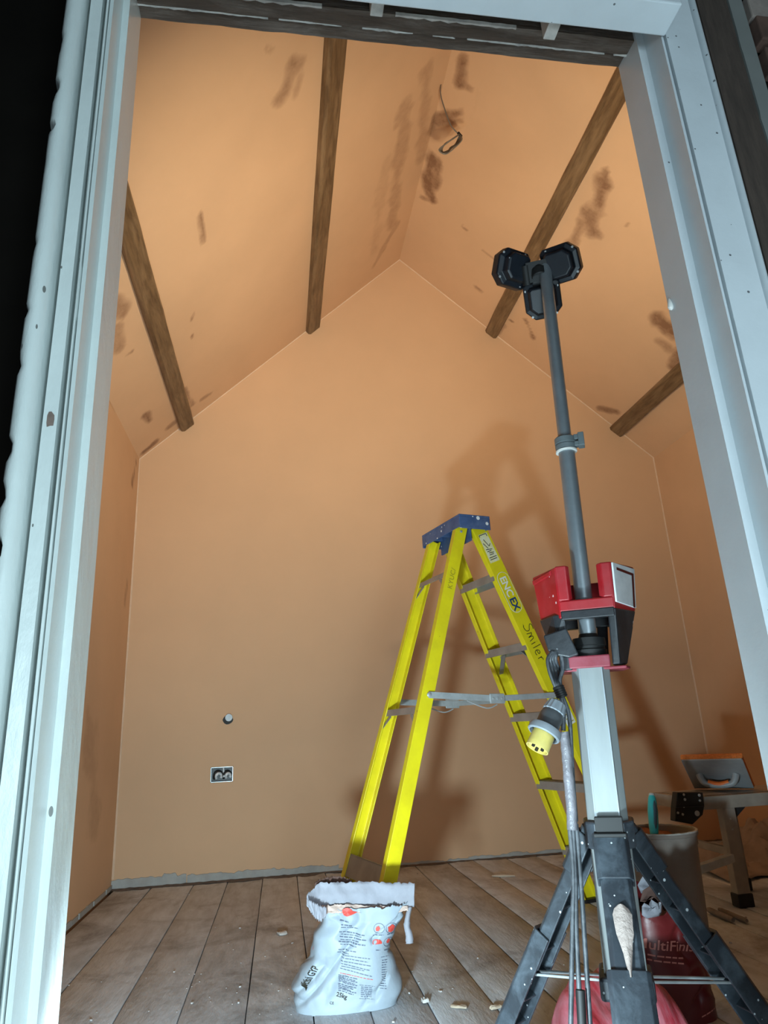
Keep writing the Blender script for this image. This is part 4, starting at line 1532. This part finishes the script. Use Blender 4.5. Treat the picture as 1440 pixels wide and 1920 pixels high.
lines = [(638, 1727, 655, 1730, 2.4), (641, 1735, 661, 1738, 2.2), (641, 1740, 674, 1743, 1.3), (638, 1748, 685, 1754, 1.8), (640, 1753, 679, 1757, 1.3), (638, 1757, 689, 1763, 1.8), (640, 1762, 675, 1766, 1.3), (637, 1765, 686, 1772, 2.2), (640, 1770, 670, 1775, 1.3),
         (637, 1780, 669, 1784, 1.8), (635, 1785, 656, 1788, 1.3), (642, 1790, 694, 1797, 1.3), (642, 1795, 690, 1803, 1.5), (641, 1801, 695, 1810, 1.5), (642, 1806, 693, 1818, 1.5), (642, 1811, 684, 1819, 1.3), (640, 1815, 699, 1830, 1.5)]
for i, (a, b, c, d, h) in enumerate(lines):
    dash_line(a, b, c, d, h, i, mb)
for i in range(5):
    dash_line(637, 1828 + i * 3.2, 672 - 4 * (i % 2), 1835 + i * 3.2, 1.7, 40 + i, mb)
for i in range(5):
    dash_line(636, 1846 + i * 3.2, 670 - 5 * (i % 3), 1852 + i * 3.2, 1.7, 60 + i, mb)
for i in range(6):
    dash_line(679, 1850 + i * 3.6, 700, 1852 + i * 3.6, 1.4, 80 + i, mb)
for i in range(13):
    dash_line(717, 1802 + i * 4.4, 728, 1803 + i * 4.4, 1.3, 100 + i, mb)
dash_line(701, 1754, 720, 1754, 1.8, 131, mb); dash_line(728, 1754, 741, 1754, 1.8, 132, mb); dash_line(706, 1782, 714, 1783, 1.6, 133, mb); dash_line(723, 1785, 732, 1786, 1.6, 134, mb)
for a in ((676, 1846, 704, 1849), (676, 1872, 704, 1874), (715, 1796, 731, 1797)):
    dash_line(*a, .7, 150, mb)
tx = lambda u0, v0, ang, sc: (lambda x, y: FP(u0 + (x * math.cos(ang) + y * math.sin(ang)) * sc, v0 + (x * math.sin(ang) - y * math.cos(ang)) * sc))
mb.build('printed_text', M_print, bag, kind='stuff')
mb = MB()
text_shape('25kg', 11, tx(632, 1869, math.radians(14), 1.0), mb, 1.0, .3)
mb.build('lettering', M_ink, bag)
mb = MB()
text_shape('CE', 6, tx(620, 1884, math.radians(3), 1.0), mb, 1.15, .1)
mb.build('lettering', M_ink, bag)
mb = MB()
text_shape('ritish GYP', 12, tx(573, 1862, math.radians(-60), 1.0), mb, .95, .35)
mb.build('lettering', M_ink, bag)
mb = MB()
mb.add([FP(571 + x, 1858 + y) for x, y in ((-3, -2), (3, -5), (6, 2), (4, 8), (1, 3))], [tuple(reversed(range(5)))])
mb.build('lettering', M_ink, bag)
dash_mb = MB()
dash_line(640, 1824, 700, 1836, 1.0, 200, dash_mb)
mb = dash_mb


def blob(cu, cv, ru, rv, mb, jit=.12, seed=0, a0=0, a1=2 * math.pi, n=16, off=.0032):
    rr = random.Random(seed)
    P = []
    for k in range(n):
        a = a0 + (a1 - a0) * k / (n if a1 - a0 > 6 else n - 1)
        j = 1 + jit * (rr.random() - .5)
        P.append(FP(cu + ru * j * math.cos(a), cv - rv * j * math.sin(a), off))
    c_ = FP(cu, cv, off)
    o = len(mb.v)
    mb.v += P + [c_]
    for k in range(n if a1 - a0 > 6 else n - 1):
        mb.f.append((o + k, o + (k + 1) % n, o + n))


mb.build('printed_line', M_printr, bag)
for args in ((652, 1711, 10, 8, .1, 1), (709, 1741, 4.2, 4.8, .5, 2, 0, 2 * math.pi, 6), (735, 1742, 7, 8, .35, 3), (710, 1771, 9, 9, .03, 4, 0, math.pi), (732, 1768, 3.6, 5, .5, 5, 0, 2 * math.pi, 6), (586, 1786, 4, 8, .2, 6)):
    mb = MB()
    blob(*args[:4], mb, *args[4:])
    if args[0] == 652:
        mb.add([FP(658, 1708), FP(672, 1712), FP(659, 1717)], [(0, 1, 2)])
    mb.build('red_icon', M_printr, bag)
for (cu, cv, r) in ((712, 1741, 10), (735, 1742, 11), (752, 1742, 10), (732, 1770, 10)):
    n = 22
    mb = MB()
    for k in range(n):
        a = 2 * math.pi * k / n
        mb.v += [FP(cu + r * math.cos(a), cv - r * math.sin(a)), FP(cu + (r - .8) * math.cos(a), cv - (r - .8) * math.sin(a))]
    for k in range(n):
        k2 = (k + 1) % n
        mb.f.append((2 * k, 2 * k2, 2 * k2 + 1, 2 * k + 1))
    mb.build('icon_ring', M_print, bag)

# dark red sack, torn open, behind the tripod's right leg
YR = 1.92
rows = [(1938, 1200, 1372), (1880, 1200, 1366), (1800, 1203, 1342), (1740, 1204, 1322), (1700, 1202, 1300), (1650, 1202, 1290)]
rp = prof_px(rows, YR, [.10, .12, .11, .10, .095, .09])
rs = Sack(rp, YR, 11.0, .0045, math.radians(-5), 3.2)
rb = thing('plaster_sack', (at(1285, 1930, YR).x, YR + .105, 0), 'dark red plaster sack torn open behind the right tripod leg', 'sack')
zrf = at(1250, 1712, YR).z
rimr = lambda th: zrf + (.045 if math.sin(th) > .2 else 0) + .016 * noise.noise(Vector((math.cos(th) * 6, math.sin(th) * 6, 8))) + .010 * noise.noise(Vector((math.cos(th) * 20, math.sin(th) * 20, 2)))
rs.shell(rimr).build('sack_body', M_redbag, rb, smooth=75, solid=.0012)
mb = MB()
ring = [rs.pt(2 * math.pi * k / 40, zrf - .02, -.006) for k in range(40)]
cc = sum(ring, V(0, 0, 0)) / 40
mb.add(ring + [cc - V(0, 0, .01)], [(k, (k + 1) % 40, 40) for k in range(40)])
mb.build('plaster_powder', M_plybrown, rb, kind='stuff', smooth=80)


def FR(u, v, off=.0028):
    p_ = at(u, v, YR)
    return rs.front(p_.x, p_.z, off)


txr = lambda u0, v0, ang, sc: (lambda x, y: FR(u0 + (x * math.cos(ang) + y * math.sin(ang)) * sc, v0 + (x * math.sin(ang) - y * math.cos(ang)) * sc))
mb = MB()
text_shape('MultiFinish', 27, txr(1205, 1780, math.radians(2), 1.0), mb, 1.0, .3)
mb.build('lettering', M_redprint, rb, label='pale lettering')
mb = MB()
for i, (u0, v0, u1, v1, h) in enumerate(((1226, 1792, 1288, 1796, 3), (1226, 1801, 1290, 1806, 3), (1320, 1905, 1358, 1888, 2.5))):
    rr = random.Random(i)
    t = 0
    while t < 1:
        t1 = min(1, t + rr.uniform(.10, .22))
        a = (u0 + (u1 - u0) * t, v0 + (v1 - v0) * t); b = (u0 + (u1 - u0) * t1, v0 + (v1 - v0) * t1)
        mb.add([FR(a[0], a[1] + h / 2), FR(b[0], b[1] + h / 2), FR(b[0], b[1] - h / 2), FR(a[0], a[1] - h / 2)], [(0, 1, 2, 3)])
        t = t1 + .04
mb.build('printed_text', M_redprint, rb, kind='stuff')


def torn(name, mt, parent, pts2, Y, seed, label=None, thick=.0012):
    """a scrap of torn paper from an outline in the frame, given its distance and curled"""
    mb = MB()
    P = [at(u, v, Y) for u, v in pts2]
    c = sum(P, V(0, 0, 0)) / len(P)
    rows = []
    for s in (1, .66, .33, 0):
        rows.append([c.lerp(p_, s) + V(0, .012 * noise.noise(p_ * 30 + V(0, 0, seed + s * 3)), 0) for p_ in P] )
    for r in rows:
        r.append(r[0])
    mb.grid(rows)
    return mb.build(name, mt, parent, smooth=70, solid=thick, label=label)


torn('torn_ply', M_ply, rb, [(1203, 1700), (1207, 1692), (1214, 1700), (1220, 1686), (1232, 1694), (1238, 1706), (1242, 1690), (1243, 1712), (1236, 1718), (1212, 1722), (1204, 1716)], YR - .012, 2, 'white torn edge')
torn('torn_ply', M_ply, rb, [(1196, 1660), (1206, 1640), (1220, 1650), (1236, 1636), (1262, 1656), (1276, 1672), (1262, 1692), (1240, 1676), (1220, 1668), (1204, 1676)], YR + .16, 4, 'white torn edge')
torn('torn_ply', M_plybrown, rb, [(1200, 1690), (1206, 1670), (1222, 1658), (1248, 1666), (1262, 1690), (1246, 1708), (1238, 1690), (1220, 1680), (1208, 1690)], YR + .10, 6, 'brown torn ply')

# brighter red sack lying flat under the tripod
fx0, fx1, fy0, fy1 = at(1080, 1900, 1.66).x, at(1258, 1900, 1.70).x, 1.56, 1.86
mb = MB()
rows = []
nu_, nv_ = 36, 30
for j in range(nv_ + 1):
    r = []
    for i in range(nu_ + 1):
        a, b = i / nu_, j / nv_
        x = fx0 + (fx1 - fx0) * a; y = fy0 + (fy1 - fy0) * b
        edge = (4 * a * (1 - a)) ** .22 * (4 * b * (1 - b)) ** .30 if 0 < a < 1 and 0 < b < 1 else 0
        z = .012 + .185 * edge * (1 + .14 * noise.noise(V(x * 9, y * 5, 2)) + .10 * noise.noise(V(x * 26, y * 7, 6)))
        z += edge * (.03 * abs(noise.noise(V(x * 30, y * 3, 9))) - .05 * max(0, .16 - abs(x - fx0 - .10 + .05 * (y - fy0))) )
        r.append(V(x + .008 * noise.noise(V(1, y * 14, 3)), y + .008 * noise.noise(V(x * 14, 1, 3)), z))
    rows.append(r)
mb.grid(rows)
low_rows = [[V(p_.x, p_.y, .001) for p_ in r] for r in (rows[0], rows[-1])]
for a, b in ((rows[0], low_rows[0]), (low_rows[1], rows[-1])):
    mb.grid([b, a])
mb.grid([[r[0] for r in rows], [V(r[0].x, r[0].y, .001) for r in rows]])
mb.grid([[V(r[-1].x, r[-1].y, .001) for r in rows], [r[-1] for r in rows]])
fs_ = thing('plaster_sack', ((fx0 + fx1) / 2, (fy0 + fy1) / 2, 0), 'bright red dusty sack lying flat under the tripod behind its front leg', 'sack')
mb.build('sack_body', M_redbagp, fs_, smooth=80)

# ------------------------------------------------------------------ bucket, bench, float, tool
BX, BY = 1.346, 2.52
bk = thing('mixing_bucket', (BX, BY, 0), 'grimy grey mixing bucket of plaster beside the bench', 'bucket')
zr = .362
MB().lathe((BX, BY, 0), UP, [(0, .002), (.108, .002), (.112, .01), (.123, zr - .045), (.127, zr - .04), (.127, zr - .012), (.132, zr - .010), (.133, zr), (.128, zr + .003), (.122, zr), (.120, zr - .03), (.106, .03), (0, .03)], 48).build('pail', M_bucket, bk, smooth=45)
mb = MB()
rows = []
for q in range(6):
    r_ = .119 * (1 - q / 6) + .002
    rows.append([V(BX + r_ * math.cos(2 * math.pi * k / 40), BY + r_ * math.sin(2 * math.pi * k / 40), zr - .035 + (.035 * max(0, math.sin(2 * math.pi * k / 40 - .4)) * (1 - q / 6)) + .008 * noise.noise(V(q, k * .5, 1))) for k in range(41)])
mb.grid(rows).build('wet_plaster', M_slurry, bk, kind='stuff', smooth=70)
mb = MB()
for k in range(60):
    a0 = 2 * math.pi * k / 60
    t_ = .003 + .004 * abs(noise.noise(V(k * .5, 2, 2)))
    mb.obox(V(BX + .128 * math.cos(a0), BY + .128 * math.sin(a0), zr + .002), V(-math.sin(a0), math.cos(a0), 0) * .008, V(math.cos(a0), math.sin(a0), 0) * .004, V(0, 0, t_))
mb.build('crusted_rim', M_mortar, bk, kind='stuff')
tb, tt = at(1227, 1568, BY - .085), at(1222, 1490, BY - .06)
tl = thing('trowel_handle', tb, 'teal gripped tool handle standing in the mixing bucket', 'tool')
d = (tt - tb)
mb = MB()
mb.tube([tb - d * .9, tb, tb + d * .25, tb + d * .6, tb + d * .9, tt], [.006, .013, .0165, .0175, .0135, .009], 16)
mb.build('grip', M_teal, tl, smooth=60)
sd = d.normalized().cross(V(0, 1, 0)).normalized()
mb = MB(); mb.tube([tb + V(0, -.006, 0), tb + d * .3 + V(-.001, -.011, 0), tb + d * .65 + V(.001, -.0125, 0), tb + d * .96 + V(0, -.006, 0)], [.005, .0075, .0085, .005], 10)
mb.build('grip_inlay', M_tealdark, tl, smooth=60)
MB().lathe(tt, d, [(.010, -.004), (.0105, .002), (.008, .005), (0, .006)], 14).build('end_cap', M_zinc, tl, smooth=50)

HY = 2.87
hA, hB = at(1290, 1489, HY), at(1440, 1493, HY)
zt = .455
zt = (hA.z + hB.z) / 2
zb_ = at(1370, 1515, HY).z
bx0 = at(1292, 1500, HY).x
hop = thing('work_bench', (bx0 + .4, HY + .15, 0), 'low plaster-splashed aluminium hop-up bench by the right wall', 'bench')
mb = MB()
mb.box(bx0, bx0 + .95, HY, HY + .028, zb_, zt)
mb.box(bx0, bx0 + .95, HY + .27, HY + .298, zb_, zt)
mb.box(bx0, bx0 + .028, HY + .028, HY + .27, zb_, zt)
mb.box(bx0 + .922, bx0 + .95, HY + .028, HY + .27, zb_, zt)
fr = mb.build('frame', M_bench, hop, bevel=.002)
for k in range(4):
    MB().box(bx0 + .029, bx0 + .921, HY + .03 + k * .06, HY + .088 + k * .06, zt - .02, zt + .003).build('deck_plank', M_bench, hop, bevel=.0015)
# legs
for j, (x, y) in enumerate(((at(1370, 1560, HY + .02).x, HY + .025), (bx0 + .82, HY + .025), (at(1372, 1560, HY + .272).x, HY + .272), (bx0 + .82, HY + .272))):
    mb = MB(); mb.box(x - .029, x + .029, y - .022, y + .022, .045, zb_ + .002)
    lg = mb.build('leg', M_bench, hop, bevel=.003)
    MB().box(x - .034, x + .034, y - .027, y + .027, 0, .05).build('rubber_foot', M_rubber, lg, bevel=.004)
    for zz_ in (.29, .33):
        MB().lathe((x, y - .022, zz_), (0, -1, 0), [(.004, 0), (.003, .0015), (0, .002)], 8).build('bolt', M_zinc, lg)
xl_ = at(1370, 1560, HY + .02).x
MB().bar((xl_ - .02, HY + .02, .205), (xl_ - .02, HY + .28, .205), UP, .03, .02).build('cross_bar', M_bench, hop, bevel=.002)
q0, q1 = at(1372, 1608, HY - .005), at(1308, 1630, HY - .06)
MB().bar(q0, q1, UP, .030, .030).build('folded_stay', M_zinc, hop, bevel=.002)
MB().prism([V(xl_ + .02, HY + .028, zb_), V(xl_ + .10, HY + .028, zb_), V(xl_ + .02, HY + .028, zb_ - .06)], (0, .006, 0)).build('gusset', M_black, hop)
# black hinge bracket with bolts at the left end
hy = HY - .012
P = [(1270, 1486), (1318, 1486), (1321, 1510), (1318, 1528), (1299, 1546), (1266, 1540), (1267, 1514)]
mb = MB(); mb.prism([at(u, v, hy) for u, v in P], (0, .04, 0))
br = mb.build('hinge_bracket', M_rubber, hop, bevel=.003)
mb = MB(); mb.bar(at(1268, 1514, hy - .001), at(1320, 1512, hy - .001), UP, .004, .003); mb.build('hinge_line', M_black, br)
for u, v, r_ in ((1282, 1490, .005), (1284, 1499, .0055), (1311, 1491, .006), (1312, 1501, .005), (1271, 1524, .005), (1280, 1527, .005), (1307, 1525, .011)):
    MB().lathe(at(u, v, hy), (0, -1, 0), [(r_, -.001), (r_, .002), (r_ * .6, .004), (0, .004)], 12).build('bolt', M_zinc, br, smooth=40)

# sponge float leaning on the bench
ftl = at(1277, 1424, HY + .135)
fxv = V(.185, -.165, 0)
fsv = V(.118, .132, 0) * 1.05
fsv.z = -(ftl.z - zt - .012)
bl = ftl + fsv
upv = -fsv
fo = thing('sponge_float', (bl.x + .09, bl.y - .12, zt + .003), 'grey plastic float with orange sponge face tipped up on the bench', 'float')
fn_ = fxv.cross(upv).normalized()
if fn_.dot(V(bl.x, bl.y, bl.z - CAM_H)) > 0:
    fn_ = -fn_


def FL(a, b, c):
    """a along, b up the plate (0..1), c out towards the handle side"""
    return bl + fxv * a + upv * b + fn_ * c


mb = MB()
pl = [(.0, 0), (1, 0), (1, .97), (.985, 1), (.015, 1), (0, .97)]
mb.prism([FL(a, b, 0) for a, b in pl], fn_ * .006)
plate = mb.build('plate', M_float, fo, bevel=.001)
mb = MB()
NS = 40
rows = []
out = []
for a, b in [(0 + k / 20, 0) for k in range(20)] + [(1, k / 10) for k in range(10)] + [(1 - k / 20, 1) for k in range(20)] + [(0, 1 - k / 10) for k in range(10)]:
    j = .006 * noise.noise(V(a * 40, b * 40, 3))
    out.append((a + (j if b in (0, 1) else j * .5), b + j))
n = len(out)
ring0 = [FL(.5 + (a - .5) * 1.0, .5 + (b - .5) * 1.0, 0) for a, b in out]
ring1 = [FL(.5 + (a - .5) * 1.02, .5 + (b - .5) * 1.04, -.012) for a, b in out]
ring2 = [FL(.5 + (a - .5) * 1.0, .5 + (b - .5) * 1.0, -.024) for a, b in out]
mb.add(ring0 + ring1 + ring2 + [FL(.5, .5, -.024)], [(k, (k + 1) % n, n + (k + 1) % n, n + k) for k in range(n)] + [(n + k, n + (k + 1) % n, 2 * n + (k + 1) % n, 2 * n + k) for k in range(n)] + [(2 * n + k, 2 * n + (k + 1) % n, 3 * n) for k in range(n)])
mb.build('sponge', M_sponge, fo, smooth=60)
hp = smooth_path([FL(.20, .50, .004), FL(.23, .47, .026), FL(.30, .44, .042), FL(.5, .43, .048), FL(.70, .44, .042), FL(.77, .47, .026), FL(.80, .50, .004)], 6)
mb = MB(); mb.tube(hp, [.016 - .003 * math.sin(math.pi * k / (len(hp) - 1)) for k in range(len(hp))], 12)
hd_ = mb.build('handle', M_float, fo, smooth=60)
mb = MB(); mb.tube(smooth_path([FL(.33, .46, .038), FL(.5, .45, .046), FL(.67, .46, .038)], 6), .011, 10)
mb.build('handle_inlay', M_grip, hd_, smooth=60)

# ------------------------------------------------------------------ bits on the floor
def stick(p0, p1, r, label, seed):
    a = V(p0[0], p0[1], r + .001); b = V(p1[0], p1[1], r + .001)
    K = 10
    P = [a.lerp(b, k / K) + V(.002 * noise.noise(V(k * .5, seed, 0)), 0, 0) for k in range(K + 1)]
    mb = MB(); mb.tube(P, [r * (1 + .12 * noise.noise(V(k * .8, seed, 3))) * (.7 if k in (0, K) else 1) for k in range(K + 1)], 10)
    o = mb.build('stick', M_stick, loc=((a.x + b.x) / 2, (a.y + b.y) / 2, 0), smooth=60)
    return tag(o, label, 'stick')


stick((1.683, 2.855), (1.680, 2.690), .011, 'thicker grey plaster-coated stick by the bench leg, nearer the bucket', 1)
stick((1.728, 2.850), (1.722, 2.670), .009, 'thinner grey stick by the bench leg, nearer the right wall', 2)


def scrap(x, y, sx, sy, name, mt, label, cat, seed, ang=0, h=.006):
    mb = MB()
    rows = []
    ca, sa = math.cos(ang), math.sin(ang)
    for j in range(6):
        r = []
        for i in range(9):
            a, b = i / 8 - .5, j / 5 - .5
            f = (1 - .35 * abs(noise.noise(V(i * .7, j * .7, seed)))) * math.sqrt(max(0, 1 - (abs(2 * a) ** 2.4) * .6))
            px, py = a * sx * f, b * sy * f
            z = .003 + h * (.5 + .5 * noise.noise(V(i * .6, j * .8, seed + 3)))
            if i in (0, 8) or j in (0, 5):
                z = .0025 + .4 * h * abs(noise.noise(V(i, j, seed)))
            r.append(V(x + px * ca - py * sa, y + px * sa + py * ca, z))
        rows.append(r)
    mb.grid(rows)
    o = mb.build(name, mt, loc=(x, y, 0), smooth=60, solid=.002)
    return tag(o, label, cat)


scrap(.003, 3.134, .05, .05, 'paper_scrap', M_scrap, 'white folded paper scrap on the boards left of the white sack', 'scrap', 1, .4, .012)
scrap(.411, 2.268, .030, .022, 'plaster_crumb', M_scrap, 'round pale crumb just right of the white sack', 'scrap', 2, .2, .012)
scrap(.495, 2.20, .075, .018, 'wood_chip', M_wood, 'pale chip between the white sack and the left tripod leg, leftmost of two', 'scrap', 3, -.5, .006)
scrap(.590, 2.165, .055, .018, 'wood_chip', M_wood, 'pale chip beside the left tripod leg, rightmost of two', 'scrap', 4, .3, .008)
mb = MB()
P = [V(1.09, 3.845, .006), V(1.12, 3.825, .007), V(1.155, 3.818, .006), V(1.20, 3.80, .006)]
mb.tube(smooth_path(P, 4), [.003 + .0035 * math.sin(math.pi * k / 12) for k in range(13)], 6)
tag(mb.build('wood_splinter', M_wood, loc=(1.145, 3.82, 0), smooth=50), 'long pale wood splinter on the boards near the back wall', 'splinter')
# crumpled sheet against the right wall
mb = MB()
rows = []
for j in range(22):
    r = []
    for i in range(40):
        a, b = i / 39, j / 21
        x = 2.06 + .66 * a
        y = 3.26 + .62 * b + .12 * a
        hgt = .17 * math.exp(-((a - .78) / .30) ** 2 - ((b - .55) / .40) ** 2) + .10 * math.exp(-((a - .15) / .18) ** 2 - ((b - .5) / .3) ** 2)
        z = .004 + max(0, hgt * (1 + .9 * noise.noise(V(a * 6, b * 6, 4))) + .05 * abs(noise.noise(V(a * 9, b * 9, 7))) * min(1, 5 * min(a, 1 - a, b, 1 - b)))
        r.append(V(min(x + .02 * noise.noise(V(a * 7, b * 7, 1)), XR - .02), y + .03 * noise.noise(V(a * 5, b * 5, 9)), z))
    rows.append(r)
mb.grid(rows)
tag(mb.build('dust_sheet', M_sheet, loc=(2.4, 3.45, 0), smooth=30, solid=.0015), 'crumpled dirty dust sheet heaped against the right wall behind the bench', 'sheet')

for o in list(bpy.data.objects):
    if '_base' in o:
        del o['_base']
